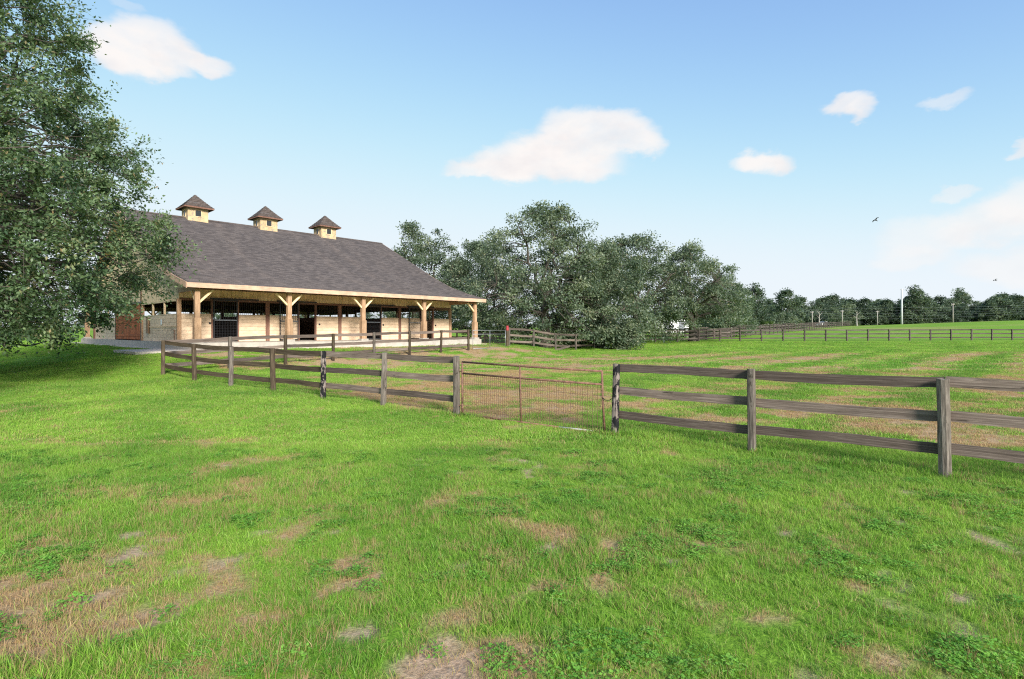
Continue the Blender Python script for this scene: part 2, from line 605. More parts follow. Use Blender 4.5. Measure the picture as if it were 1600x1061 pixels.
# ------------------------------------------------------------------ terrain
UX, VX = Vector((0.688, 0.7257)), Vector((-0.7257, 0.688))
BARN0 = Vector((-15.27, 27.3))
FLOOR = 1.36
FN = np.array((0.587, 0.8096))           # normal of the long fence line, towards the paddock


def fence_sd(x, y):
    return (x + 12.95) * FN[0] + (y - 20.9) * FN[1]


def barn_local(x, y):
    ax, ay = x - BARN0[0], y - BARN0[1]
    return ax * UX[0] + ay * UX[1], ax * VX[0] + ay * VX[1]


_yy = np.arange(-200, 1300, 0.5)
_base = np.interp(_yy, [-200, 10, 16, 22, 40, 58, 66, 76, 120, 150, 185, 260, 1300], [0, 0, .09, .22, .32, .66, 0.92, 1.2, 2.3, 2.9, 3.4, 3.9, 3.9])
_k = np.hanning(13)
_base = np.convolve(np.pad(_base, 6, 'edge'), _k / _k.sum(), 'valid')


def ground_z(x, y):
    x, y = np.asarray(x, float), np.asarray(y, float)
    z = np.interp(y, _yy, _base)
    ang = x / np.maximum(y, 5)
    z = z + 2.2 * sstep(0.45, 1.0, ang) * sstep(70, 160, y)
    s, p = barn_local(x, y)
    dx = np.maximum(np.maximum(-1.6 - s, s - 19.6), 0)
    dy = np.maximum(np.maximum(-1.2 - p, p - 27), 0)
    d = np.hypot(dx, dy)
    pad = 0.98
    w = 1 - sstep(0.0, 6.5, d)
    z = z * (1 - w) + np.maximum(pad, z) * w
    z = z + (fbm(x * 0.9, y * 0.9, 3, 3) - 0.5) * 0.05 * (1 - w)
    return z


def gz(x, y):
    return float(ground_z(np.array([x]), np.array([y]))[0])


def dryness(x, y):
    x, y = np.asarray(x, float), np.asarray(y, float)
    sd = fence_sd(x, y)
    pad = sstep(-0.3, 0.5, sd)
    near = fbm(x * 2.4, y * 2.4, 21, 5)
    med = fbm(x * 0.6, y * 0.7, 31, 4)
    fg_w = sstep(9.0, 3.0, y) * (0.50 + 0.50 * sstep(3.5, -3.0, x))
    fg = 0.85 * sstep(0.48, 0.72, near * 0.75 + med * 0.25 + 0.11 * fg_w - 0.06)
    # worn line across the lawn
    fg = np.maximum(fg, 0.6 * np.exp(-((y - 9.3 + 0.05 * x - 0.6 * (med - .5)) / 0.35) ** 2) * sstep(-11, -8, x) * sstep(-2.0, -4.5, x) * sstep(.40, .6, near))
    # paddock: long dry swathes where hay was cut
    rot = x * 0.93 + y * 0.36, -x * 0.36 + y * 0.93
    sw = fbm(rot[0] * 0.16, rot[1] * 0.42, 41, 5)
    fine = fbm(x * 1.6, y * 1.6, 51, 4)
    b = 0.9 * sstep(0.445, 0.66, sw * 0.5 + fine * 0.5 + 0.012)
    b = np.maximum(b, 0.85 * np.exp(-(((x + 4.2) / 2.8) ** 2 + ((y - 17.3) / 2.6) ** 2)) * sstep(.25, .5, fine))
    b = np.maximum(b, 0.9 * np.exp(-((sd - 0.45) / 0.5) ** 2) * sstep(-1.0, -2.5, x) * sstep(.2, .45, fine))
    b = np.maximum(b, 0.95 * np.exp(-(((x - 20) / 12) ** 2 + ((y - 36) / 3.5) ** 2)) * sstep(.32, .6, fine * .5 + sw * .5))
    b = np.maximum(b, 0.9 * np.exp(-(((x - 1.5) / 4) ** 2 + ((y - 29) / 2.5) ** 2)) * sstep(.3, .55, fine))
    b = b * (1 - 0.75 * sstep(40, 50, y)) * (1 - 0.8 * sstep(6, 2, np.abs(y - 46)))
    stripe = stripes(x, y)
    zone = sstep(5, 11, x) * sstep(12, 17, y) * sstep(46, 38, y)
    b = np.clip(b + (0.95 * stripe - 0.42) * zone * (0.25 + fine), 0, 1)
    b = np.maximum(b, 0.45 * sstep(70, 85, y) * sstep(.42, .62, fbm(x * .05, y * .12, 111, 4)))
    d = fg * (1 - pad) + b * pad
    s, p = barn_local(x, y)
    d = np.where((s < -1) & (y > 14), d * 0.15, d)
    return np.clip(d, 0, 1)


def sand(x, y):
    """bare pinkish sand between the tufts"""
    n = fbm(x * 3.0 + 5, y * 3.0, 61, 4)
    w = sstep(7.5, 3.2, y) * (0.25 + 0.75 * sstep(2.0, -2.0, x))
    a = sstep(0.71, 0.80, n + 0.07 * w) * (y < 12) * (fence_sd(x, y) < 0)
    g = np.exp(-(((x - 0.9) / 0.9) ** 2 + ((y - 13.6) / 0.35) ** 2)) * sstep(.35, .5, n)
    return np.clip(np.maximum(a, g), 0, 1)


def stripes(x, y):
    return 0.5 + 0.5 * np.sin((y * 0.688 - x * 0.7257) * math.tau / 3.2)


def build_ground():
    def axis(lo, hi, a, b, step, grow=1.09):
        mid = list(np.arange(a, b + 1e-6, step))
        up, s = [mid[-1]], step
        while up[-1] < hi:
            s = min(s * grow, 40)
            up.append(up[-1] + s)
        dn, s = [mid[0]], step
        while dn[-1] > lo:
            s = min(s * grow, 40)
            dn.append(dn[-1] - s)
        return np.array(dn[:0:-1] + mid + up[1:])
    xs = axis(-900, 900, -15, 15, 0.16)
    ys = axis(-120, 1200, 1.2, 26, 0.16, 1.05)
    X, Y = np.meshgrid(xs, ys)
    x, y = X.ravel(), Y.ravel()
    z = ground_z(x, y)
    dr, sa = dryness(x, y), sand(x, y)
    z = z - 0.02 * sa
    nx, ny = len(xs), len(ys)
    i = np.arange((nx - 1) * (ny - 1))
    r, c = i // (nx - 1), i % (nx - 1)
    a = r * nx + c
    q = np.stack([a, a + 1, a + nx + 1, a + nx], 1)
    st = stripes(x, y) * sstep(8, 14, x) * sstep(12, 18, y) * sstep(40, 30, y)
    me = np_mesh('ground', np.stack([x, y, z], 1), q, [('dry', 'POINT', dr), ('sand', 'POINT', sa), ('stripe', 'POINT', st)], True)
    m, N, L, B = nodes('pasture ground')
    at = {}
    for nm in ('dry', 'sand', 'stripe'):
        n = N.new('ShaderNodeAttribute')
        n.attribute_name = nm
        at[nm] = n.outputs['Fac']
    vec = coords(N, L, (1, 1, 1), False)
    n1 = noise(N, L, vec, 3.0, 8, 0.7)
    n2 = noise(N, L, vec, 26.0, 5, 0.7)
    n3 = noise(N, L, vec, 0.12, 4, 0.55)
    gr = ramp(N, [(0.3, (0.085, 0.175, 0.018)), (0.5, (0.150, 0.280, 0.028)), (0.72, (0.225, 0.365, 0.045))])
    L.new(n2, gr.inputs[0])
    g3 = ramp(N, [(0.32, (0.86, 0.95, 0.85)), (0.68, (1.18, 1.07, 1.1))])
    L.new(n3, g3.inputs[0])
    green = mixc(N, L, 1.0, gr.outputs[0], g3.outputs[0], 'MULTIPLY')
    green = mixc(N, L, at['stripe'], green, mixc(N, L, 1.0, green, (0.82, 1.05, 0.9), 'MULTIPLY'))
    sr = ramp(N, [(0.28, (0.20, 0.125, 0.06)), (0.5, (0.38, 0.26, 0.14)), (0.75, (0.54, 0.40, 0.24))])
    L.new(n2, sr.inputs[0])
    ad = N.new('ShaderNodeMath')
    L.new(at['dry'], ad.inputs[0])
    mu = N.new('ShaderNodeMath')
    mu.operation = 'MULTIPLY_ADD'
    mu.inputs[1].default_value = 0.9
    mu.inputs[2].default_value = -0.45
    L.new(n1, mu.inputs[0])
    L.new(mu.outputs[0], ad.inputs[1])
    mr = N.new('ShaderNodeMapRange')
    mr.inputs['From Min'].default_value = 0.28
    mr.inputs['From Max'].default_value = 0.78
    L.new(ad.outputs[0], mr.inputs['Value'])
    col = mixc(N, L, mr.outputs[0], green, sr.outputs[0])
    sc = ramp(N, [(0.3, (0.27, 0.18, 0.115)), (0.7, (0.52, 0.38, 0.27))])
    L.new(n2, sc.inputs[0])
    col = mixc(N, L, at['sand'], col, sc.outputs[0])
    L.new(col, B.inputs['Base Color'])
    B.inputs['Roughness'].default_value = 0.95
    B.inputs['Specular IOR Level'].default_value = 0.1
    bump(N, L, B, n2, 0.7, 0.03)
    o = link('ground', me, m)
    tag(o, kind='structure')


build_ground()


# ------------------------------------------------------------------ grass (instanced tufts, nobody could count them)
def tuft_mesh(name, nblade, h, w, rad, lean, seed, segs=3):
    r = np.random.default_rng(seed)
    V, Q, A = [], [], []
    for b in range(nblade):
        a = r.uniform(0, math.tau)
        rr = rad * math.sqrt(r.uniform())
        bx, by = rr * math.cos(a), rr * math.sin(a)
        la = a + r.normal(0, 0.9)
        hh = h * r.uniform(0.45, 1.15)
        ln = lean * r.uniform(0.2, 1.3)
        fa = r.uniform(0, math.tau)
        sx, sy = math.cos(fa), math.sin(fa)
        n0 = len(V)
        for k in range(segs + 1):
            t = k / segs
            ww = w * (1 - 0.85 * t ** 1.5) * 0.5
            cx = bx + math.cos(la) * ln * hh * t ** 2
            cy = by + math.sin(la) * ln * hh * t ** 2
            cz = hh * (t - 0.25 * min(ln, 1.2) * t * t) - 0.008
            V += [(cx - sx * ww, cy - sy * ww, cz), (cx + sx * ww, cy + sy * ww, cz)]
        for k in range(segs):
            Q.append((n0 + 2 * k, n0 + 2 * k + 1, n0 + 2 * k + 3, n0 + 2 * k + 2))
        A += [r.uniform()] * (2 * segs + 2)
    return np_mesh(name, V, Q, [('blade', 'POINT', A)])


def clover_mesh(name, n, rad, h, seed):
    r = np.random.default_rng(seed)
    V, Q, A = [], [], []
    for b in range(n):
        a = r.uniform(0, math.tau)
        rr = rad * math.sqrt(r.uniform())
        c = np.array((rr * math.cos(a), rr * math.sin(a), h * r.uniform(0.4, 1.1) * (1.1 - 0.5 * rr / rad)))
        tone = r.uniform()
        for k in range(3):
            la = r.uniform(0, math.tau) + k * 2.1
            s = r.uniform(0.006, 0.011)
            ax = np.array((math.cos(la), math.sin(la), r.uniform(-0.3, 0.4)))
            bx = np.array((-math.sin(la), math.cos(la), r.uniform(-0.3, 0.3)))
            n0 = len(V)
            V += [tuple(c), tuple(c + ax * s * 0.9 + bx * s * .75), tuple(c + ax * s * 1.9), tuple(c + ax * s * .9 - bx * s * .75)]
            Q.append((n0, n0 + 1, n0 + 2, n0 + 3))
            A += [tone] * 4
    return np_mesh(name, V, Q, [('blade', 'POINT', A)])


def instance_cloud(name, meshes, mat, P, idx, scl, tint, dry, rz, label):
    c = bpy.data.collections.new(name + '_sources')
    for i, me in enumerate(meshes):
        me.materials.append(mat)
        c.objects.link(bpy.data.objects.new('%s_%02d' % (name, i), me))
    me = bpy.data.meshes.new(name)
    n = len(P)
    me.vertices.add(n)
    me.vertices.foreach_set('co', np.asarray(P, np.float32).ravel())
    at = me.attributes.new('pick', 'INT', 'POINT')
    at.data.foreach_set('value', idx.astype(np.int32))
    for nm, arr in (('size', scl), ('tint', tint), ('dry', dry)):
        at = me.attributes.new(nm, 'FLOAT', 'POINT')
        at.data.foreach_set('value', arr.astype(np.float32))
    rot = np.zeros((n, 3), np.float32)
    rot[:, 2] = rz
    rot[:, 0] = RNG.normal(0, 0.1, n)
    rot[:, 1] = RNG.normal(0, 0.1, n)
    at = me.attributes.new('turn', 'FLOAT_VECTOR', 'POINT')
    at.data.foreach_set('vector', rot.ravel())
    o = link(name, me)
    ng = bpy.data.node_groups.new(name, 'GeometryNodeTree')
    ng.interface.new_socket('Geometry', in_out='INPUT', socket_type='NodeSocketGeometry')
    ng.interface.new_socket('Geometry', in_out='OUTPUT', socket_type='NodeSocketGeometry')
    N, L = ng.nodes, ng.links
    gi, go = N.new('NodeGroupInput'), N.new('NodeGroupOutput')
    ci = N.new('GeometryNodeCollectionInfo')
    ci.inputs['Collection'].default_value = c
    ci.inputs['Separate Children'].default_value = True
    ci.inputs['Reset Children'].default_value = True
    ip = N.new('GeometryNodeInstanceOnPoints')
    ip.inputs['Pick Instance'].default_value = True
    L.new(gi.outputs[0], ip.inputs['Points'])
    L.new(ci.outputs[0], ip.inputs['Instance'])
    for nm, ty, sock in (('pick', 'INT', 'Instance Index'), ('turn', 'FLOAT_VECTOR', 'Rotation'), ('size', 'FLOAT', 'Scale')):
        na = N.new('GeometryNodeInputNamedAttribute')
        na.data_type = ty
        na.inputs['Name'].default_value = nm
        L.new(na.outputs['Attribute'], ip.inputs[sock])
    L.new(ip.outputs[0], go.inputs[0])
    md = o.modifiers.new('scatter', 'NODES')
    md.node_group = ng
    tag(o, label, name.split('_')[-1], kind='stuff')
    return o


def wedge(n, y0, y1, pw=1.0):
    """points on the ground between two distances, spread over what the view (with a margin) can see"""
    t = RNG.uniform(size=n)
    y = np.sqrt(y0 ** 2 + t * (y1 ** 2 - y0 ** 2))
    x = RNG.uniform(-1, 1, n) * (y * 0.97 + 1.2)
    return x, y


def keep_ok(x, y):
    s, p = barn_local(x, y)
    on = (s > -1.15) & (s < 19.2) & (p > -0.75) & (p < 27.0)
    apron = (s > -3.0) & (s < 0.5) & (p > -1.7) & (p < 2.5)
    return ~(on | apron)


def build_grass():
    kinds = []
    for i in range(5):
        kinds.append(tuft_mesh('green_tuft', 15, 0.085, 0.0048, 0.055, 0.75, 100 + i))
    for i in range(2):
        kinds.append(tuft_mesh('upright_tuft', 13, 0.115, 0.0036, 0.05, 0.35, 200 + i))
    for i in range(3):
        kinds.append(tuft_mesh('low_mat', 22, 0.045, 0.0050, 0.085, 1.5, 300 + i))
    for i in range(3):
        kinds.append(tuft_mesh('wide_patch', 46, 0.075, 0.010, 0.19, 0.8, 400 + i, 2))
    for i in range(3):
        kinds.append(tuft_mesh('far_patch', 60, 0.085, 0.022, 0.42, 0.9, 500 + i, 1))
    Ps, I, S, T, D, R = [], [], [], [], [], []

    def add(x, y, idx, scl, dens_mul):
        dr, sa = dryness(x, y), sand(x, y)
        k = (RNG.uniform(size=len(x)) < (1 - 0.93 * sa) * (1 - 0.35 * dr) * dens_mul) & keep_ok(x, y)
        x, y, dr = x[k], y[k], dr[k]
        tn = np.clip(fbm(x * 0.8, y * 0.8, 71, 3) * 1.7 - 0.35 + RNG.normal(0, 0.17, len(x)), 0, 1)
        lush = fbm(x * 0.6, y * 0.6, 81, 3)
        tn = np.clip(tn + (stripes(x, y) - .5) * .9 * sstep(5, 11, x) * sstep(12, 17, y) * sstep(46, 38, y), 0, 1)
        dr = np.where(RNG.uniform(size=len(x)) < .03 + .07 * sstep(8, 3.5, y), np.maximum(dr, RNG.uniform(.35, .9, len(x))), dr)
        Ps.append(np.stack([x, y, ground_z(x, y)], 1))
        I.append(idx[k])
        S.append((scl[k]) * (0.40 + 0.70 * lush) * (1 - 0.25 * dr))
        T.append(tn)
        D.append(np.clip(dr * 1.05 - 0.06 + RNG.normal(0, 0.12, len(x)), 0.02, 1))
        R.append(RNG.uniform(0, math.tau, len(x)))
    n = 62000
    x, y = wedge(n, 2.0, 9.5)
    pick = RNG.choice(10, n, p=[.13, .13, .13, .13, .12, .07, .07, .08, .07, .07])
    add(x, y, pick, RNG.uniform(0.75, 1.3, n), 1.0)
    n = 52000
    x, y = wedge(n, 9.2, 24)
    add(x, y, 10 + RNG.integers(0, 3, n), RNG.uniform(0.75, 1.3, n), 1.0)
    n = 34000
    x, y = wedge(n, 23, 62)
    add(x, y, 13 + RNG.integers(0, 3, n), RNG.uniform(0.7, 1.3, n), 1.0)
    # longer untrimmed tufts along the fence feet, where the mower cannot reach
    n = 2600
    t = RNG.uniform(-.05, 1.0, n)
    side_ = RNG.choice(2, n)
    fx = np.where(side_ == 0, 1.90 + 7.6 * t, -1.24 - 11.7 * t)
    fy_ = np.where(side_ == 0, 10.40 - 6.1 * t, 12.57 + 8.33 * t)
    add(fx + RNG.normal(0, .10, n), fy_ + RNG.normal(0, .10, n), RNG.integers(0, 7, n), RNG.uniform(1.1, 2.1, n), 1.0)
    # bleached upright stalks left standing between the green tufts
    for i in range(2):
        kinds.append(tuft_mesh('stalks', 9, 0.12, 0.0030, 0.05, 0.3, 700 + i))
    n = 10000
    x, y = wedge(n, 2.0, 8.0)
    f = fbm(x * 1.7, y * 1.7, 101, 4)
    k = RNG.uniform(size=n) < sstep(.46, .64, f + .10 * sstep(7, 3, y) * sstep(2.5, -2, x) - .01)
    x, y = x[k], y[k]
    add(x, y, 16 + RNG.integers(0, 2, len(x)), RNG.uniform(.7, 1.25, len(x)), 1.0)
    D[-1][:] = np.clip(RNG.normal(.8, .15, len(D[-1])), .45, 1)
    instance_cloud('pasture_grass', kinds, M['grass'], np.concatenate(Ps), np.concatenate(I), np.concatenate(S), np.concatenate(T), np.concatenate(D), np.concatenate(R),
                   'short green pasture grass with straw-coloured dry patches')
    # clover
    kinds = [clover_mesh('clover', 46, 0.10, 0.055, 600 + i) for i in range(3)]
    n = 26000
    x, y = wedge(n, 2.0, 9.0)
    f = fbm(x * 2.2, y * 2.2, 91, 4)
    k = (RNG.uniform(size=n) < sstep(0.46, 0.76, f + 0.04 * sstep(6, 3, y)) * 0.42) & keep_ok(x, y) & (sand(x, y) < 0.5) & (fence_sd(x, y) < -0.3)
    x, y = x[k], y[k]
    n = len(x)
    instance_cloud('clover_weeds', kinds, M['clover'], np.stack([x, y, ground_z(x, y)], 1), RNG.integers(0, 3, n), RNG.uniform(0.45, 1.15, n),
                   RNG.uniform(0, 1, n), RNG.uniform(0, 0.25, n), RNG.uniform(0, math.tau, n), 'low leafy clover patches among the foreground grass')


build_grass()


# ------------------------------------------------------------------ the stable
def build_barn():
    rz = math.atan2(UX[1], UX[0])
    barn = empty('stable_barn', (BARN0[0], BARN0[1], FLOOR), rz)
    tag(barn, 'long tan wooden horse stable with grey shingle roof and open front porch', 'barn')
    LEN, WALL, BACK, DEPTH = 18.3, 2.75, 22.95, 25.7
    rnd = random.Random(3)
    # roof profile (y, z)
    prof = [(-0.42, 2.88), (1.6, 3.36), (3.5, 3.95), (5.5, 4.78), (12.85, 8.34), (20.2, 4.78), (22.2, 3.95), (24.1, 3.36), (26.12, 2.88)]
    X0, X1 = -0.55, 18.95

    def roof_z(y):
        return float(np.interp(y, [p[0] for p in prof], [p[1] for p in prof]))

    # shingle courses: a stepped surface per side, one for each slope
    def slope(y_a, z_a, y_b, z_b, name):
        run = math.hypot(y_b - y_a, z_b - z_a)
        nrow = int(run / 0.145)
        ncol = 60
        nx_, nz_ = -(z_b - z_a) / run, (y_b - y_a) / run
        if nz_ < 0:
            nx_, nz_ = -nx_, -nz_
        V, Q, U = [], [], []
        rr = np.random.default_rng(int(abs(y_a) * 10) + 5)
        xs = np.linspace(X0, X1, ncol + 1)
        sag = lambda x, t: 0.016 * math.sin(x * 0.7 + t * 2.1) * math.sin(t * 3.1416) + 0.010 * math.sin(x * 1.9 + 1.3)
        for r_ in range(nrow):
            t0, t1 = r_ / nrow, (r_ + 1.06) / nrow
            n0 = len(V)
            for j, x in enumerate(xs):
                jt = rr.uniform(-.004, .004)
                for t, lift in ((t0, -.025), (t0, 0.030 + jt), (min(t1, 1.0), 0.004)):
                    k = lift + sag(x, t)
                    V.append((x, y_a + (y_b - y_a) * t + nx_ * k, z_a + (z_b - z_a) * t + nz_ * k))
                    U.append((x + 40, t * run + 0.01))
            for j in range(ncol):
                a = n0 + 3 * j
                Q.append((a, a + 3, a + 4, a + 1))
                Q.append((a + 1, a + 4, a + 5, a + 2))
        me = np_mesh(name, V, Q)
        uvl = me.uv_layers.new(name='uv')
        li = np.empty(len(me.loops), np.int32)
        me.loops.foreach_get('vertex_index', li)
        uvl.data.foreach_set('uv', np.asarray(U, np.float32)[li].ravel())
        return link(name, me, M['shingle'], roof)
    rb = MB()
    th = 0.10
    for i in range(8):
        (ya, za), (yb, zb) = prof[i], prof[i + 1]
        za, zb = za - .03, zb - .03
        rb.poly([(X0, ya, za), (X1, ya, za), (X1, yb, zb), (X0, yb, zb)])
        rb.poly([(X0, ya, za - th), (X0, yb, zb - th), (X1, yb, zb - th), (X1, ya, za - th)])
        for x in (X0, X1):
            rb.poly([(x, ya, za), (x, yb, zb), (x, yb, zb - th), (x, ya, za - th)])
    for (y, z) in (prof[0], prof[-1]):
        rb.poly([(X0, y, z), (X1, y, z), (X1, y, z - th), (X0, y, z - th)])
    roof = rb.build('roof', M['siding'], barn)
    for a, b in [(prof[i], prof[i + 1]) for i in range(4)] + [(prof[8 - i], prof[7 - i]) for i in range(4)]:
        slope(a[0], a[1] + 0.012, b[0], b[1] + 0.012, 'shingle_slope')
    cap = MB()
    cap.poly([(X0 - .02, 12.62, 8.28), (X1 + .02, 12.62, 8.28), (X1 + .02, 12.85, 8.41), (X0 - .02, 12.85, 8.41)])
    cap.poly([(X0 - .02, 13.08, 8.28), (X0 - .02, 12.85, 8.41), (X1 + .02, 12.85, 8.41), (X1 + .02, 13.08, 8.28)])
    cap.build('ridge_cap', M['cupola_shingle'], roof)
    # fascia and rakes
    for nm, y in (('fascia', -0.45), ('fascia', 26.15)):
        b = MB()
        b.box(X0 - .03, X1 + .03, y - .025, y + .025, 2.655, 2.885)
        b.build(nm, M['fascia'], roof)
    for x in (X0 - 0.031, X1 + 0.031):
        for i in range(8):
            (ya, za), (yb, zb) = prof[i], prof[i + 1]
            b = MB()
            pts = [(ya, za - .26), (yb, zb - .26), (yb, zb + .02), (ya, za + .02)]
            b.poly([(x - .022, *p) for p in pts])
            b.poly([(x + .022, *p) for p in pts])
            for k in range(4):
                p, q = pts[k], pts[(k + 1) % 4]
                b.poly([(x - .022, *p), (x - .022, *q), (x + .022, *q), (x + .022, *p)])
            b.build('rake_board', M['fascia'], roof)
    # cupolas
    for cx in (4.43 - .55, 9.27 - .55, 14.1 - .55):
        a = 0.64
        yb = 12.85
        z0, z1 = 7.75, 9.0
        b = MB()
        for (p, q) in (((cx - a, yb - a), (cx + a, yb - a)), ((cx + a, yb - a), (cx + a, yb + a)), ((cx + a, yb + a), (cx - a, yb + a)), ((cx - a, yb + a), (cx - a, yb - a))):
            b.poly([(*p, z0), (*q, z0), (*q, z1), (*p, z1)])
        cu = b.build('cupola', M['flaking'], barn)
        # sawn stepped shingles on the cupola roof
        e, ap = a + 0.31, 10.02
        b = MB()
        rows = 9
        for r_ in range(rows):
            t0, t1 = r_ / rows, (r_ + 1.1) / rows
            w0, w1 = e * (1 - t0), e * max(0.0, 1 - t1)
            za, zb_ = 9.02 + (ap - 9.02) * t0 ** 1.08, 9.02 + (ap - 9.02) * min(1, t1) ** 1.08
            for k in range(4):
                ang = k * math.pi / 2
                ca, sa = round(math.cos(ang)), round(math.sin(ang))
                rot = lambda x, y, z: (cx + x * ca - y * sa, yb + x * sa + y * ca, z)
                b.poly([rot(-w0 - .012, -w0 - .012, za + .02), rot(w0 + .012, -w0 - .012, za + .02), rot(w1, -w1, zb_), rot(-w1, -w1, zb_)])
        b.poly([(cx - e, yb - e, 9.0), (cx - e, yb + e, 9.0), (cx + e, yb + e, 9.0), (cx + e, yb - e, 9.0)])
        b.build('cupola_roof', M['cupola_shingle'], cu)
        b = MB()
        for s1, s2 in (((-1, -1), (1, -1)), ((1, -1), (1, 1)), ((1, 1), (-1, 1)), ((-1, 1), (-1, -1))):
            b.bar((cx + s1[0] * (e - .03), yb + s1[1] * (e - .03), 8.985), (cx + s2[0] * (e - .03), yb + s2[1] * (e - .03), 8.985), .05, .09)
        b.build('cupola_fascia', M['trim'], cu)
        for k in range(4):
            ang = k * math.pi / 2
            ca, sa = round(math.cos(ang)), round(math.sin(ang))
            b = MB()

            def rb_(x0, x1, y0, y1, za, zb__):
                n = len(b.v)
                b.box(x0, x1, y0, y1, za, zb__)
                b.v[n:] = [(cx + x * ca - y * sa, yb + x * sa + y * ca, z) for (x, y, z) in b.v[n:]]
            rb_(-.18, .18, -a - .012, -a + .02, 8.42, 8.82)
            w = b.build('cupola_window', M['dark_glass'], cu)
            b = MB()
            rb_(-.23, -.18, -a - .03, -a + .01, 8.37, 8.87)
            rb_(.18, .23, -a - .03, -a + .01, 8.37, 8.87)
            rb_(-.18, .18, -a - .03, -a + .01, 8.82, 8.87)
            rb_(-.18, .18, -a - .03, -a + .01, 8.37, 8.42)
            b.build('cupola_window_frame', M['siding'], cu)
    # floor slab
    b = MB()
    b.box(-.35, LEN + .35, -.32, DEPTH + .3, -.42, 0)
    b.build('floor_slab', M['concrete'], barn)
    # porch posts with boxed foot, pier and braces, front and back
    post_me = {}

    def porch_post(x, y, first=False):
        b = MB()
        b.box(-.115, .115, -.115, .115, 0, 2.64)
        p = b.build('porch_post', M['timber'], barn, (x, y, 0), bevel=.012)
        b = MB()
        b.box(-.155, .155, -.155, .155, 0.003, 1.22)
        b.build('post_foot', M['timber'], p, bevel=.01)
        b = MB()
        b.box(-.24, .24, -.24, .24, -.40, 0.12)
        b.build('pier', M['concrete'], p, bevel=.02)
        for s_ in (-1, 1):
            if (x <= 0.2 and s_ < 0) or (x >= LEN - .2 and s_ > 0):
                continue
            b = MB()
            b.bar((s_ * .10, 0, 1.98), (s_ * .72, 0, 2.60), .09, .12, (0, 1, 0))
            b.build('brace', M['brace'], p)
        if x < .2 or x > LEN - .2:
            d = 1 if y < 5 else -1
            b = MB()
            b.bar((0, d * .10, 1.98), (0, d * .72, 2.60), .09, .12, (1, 0, 0))
            b.build('brace', M['brace'], p)
    for y in (0.0, DEPTH):
        for k in range(5):
            porch_post(k * LEN / 4, y)
        b = MB()
        b.box(-.10, LEN + .10, y - .07, y + .07, 2.60, 2.84)
        b.build('porch_beam', M['trim'], barn)
    # rafters under the porch
    for k in range(31):
        x = k * LEN / 30
        b = MB()
        b.bar((x, -.40, 2.76 - .07), (x, 2.75, roof_z(2.75) - .10 - .07), .045, .13)
        b.build('rafter', M['siding'], barn)
    # gable end tie beams over the porch
    for x in (0, LEN):
        for ya, yb in ((0.1, WALL), (BACK, DEPTH - .1)):
            b = MB()
            b.box(x - .06, x + .06, ya, yb, 2.55, 2.78)
            b.build('tie_beam', M['timber'], barn)

    plank_h = 1.44 / 7
    cache = {}

    def plank(parent, a, bnd, y, z, along='x', depth=.032):
        L_ = round(bnd - a, 2)
        key = (L_, depth)
        if key not in cache:
            bb = MB()
            bb.box(0, L_, 0, depth, 0.003, plank_h - .003)
            cache[key] = bb.mesh('plank', bevel=.005)
        o = link('plank', cache[key], M['plank'], parent, (a, y, z) if along == 'x' else (y, a, z))
        if along == 'y':
            o.rotation_euler = (0, 0, math.pi / 2)
        return o

    def stall_panel(a, bnd, y, outward=-1, along='x'):
        """lower wall of seven planks on a dark backing"""
        bb = MB()
        if along == 'x':
            bb.box(a, bnd, y, y + .05, 0.002, 1.44)
        else:
            bb.box(y, y + .05, a, bnd, 0.002, 1.44)
        p = bb.build('stall_panel', M['plank'], barn)
        for k in range(7):
            off = rnd.uniform(-.003, .003)
            if along == 'x':
                plank(p, a, bnd, (y - .036 + off) if outward < 0 else (y + .054), k * plank_h)
            else:
                plank(p, a, bnd, (y - .004 + off) if outward < 0 else (y + .086), k * plank_h, 'y')
        bb = MB()
        if along == 'x':
            bb.box(a, bnd, y - .05, y + .07, 1.444, 1.49)
        else:
            bb.box(y - .05, y + .07, a, bnd, 1.444, 1.49)
        bb.build('panel_cap', M['plank'], p)
        return p

    def wall_post(x, y, h=2.2, w=.13, mat='trim'):
        bb = MB()
        bb.box(-w / 2, w / 2, -.075, .09, 0.001, h)
        return bb.build('wall_post', M[mat], barn, (x, y, 0), bevel=.006)

    def sliding_door(x0, x1, y, knob=False):
        d = empty_part('sliding_door', barn, (x0, y, 0))
        w = x1 - x0
        fr = .055
        for (a, c, z0, z1) in ((0, fr, .05, 2.28), (w - fr, w, .05, 2.28)):
            bb = MB()
            bb.box(a, c, 0, .045, z0, z1)
            bb.build('door_stile', M['black_metal'], d)
        for z0 in (.05, 1.14, 2.225):
            bb = MB()
            bb.box(fr, w - fr, .002, .043, z0, z0 + .055)
            bb.build('door_rail', M['grey_metal' if z0 == 1.14 else 'black_metal'], d)
        n = int((w - 2 * fr) / .105)
        for k in range(1, n):
            x = fr + k * (w - 2 * fr) / n
            bb = MB()
            bb.tube([(x, .022, 1.195), (x, .022, 2.225)], .009, 6)
            bb.build('door_bar', M['black_metal'], d)
        bb = MB()
        m_ = 14
        for k in range(1, m_):
            x = fr + k * (w - 2 * fr) / m_
            bb.bar((x, .024, .105), (x, .024, 1.14), .007, .007)
        for k in range(1, 12):
            z = .105 + k * 1.035 / 12
            bb.bar((fr, .024, z), (w - fr, .024, z), .007, .007)
        me = bb.build('wire_mesh', M['black_metal'], d)
        me['kind'] = 'stuff'
        return d

    def empty_part(name, parent, loc):
        o = empty(name, loc)
        o.parent = parent
        return o

    fy = WALL
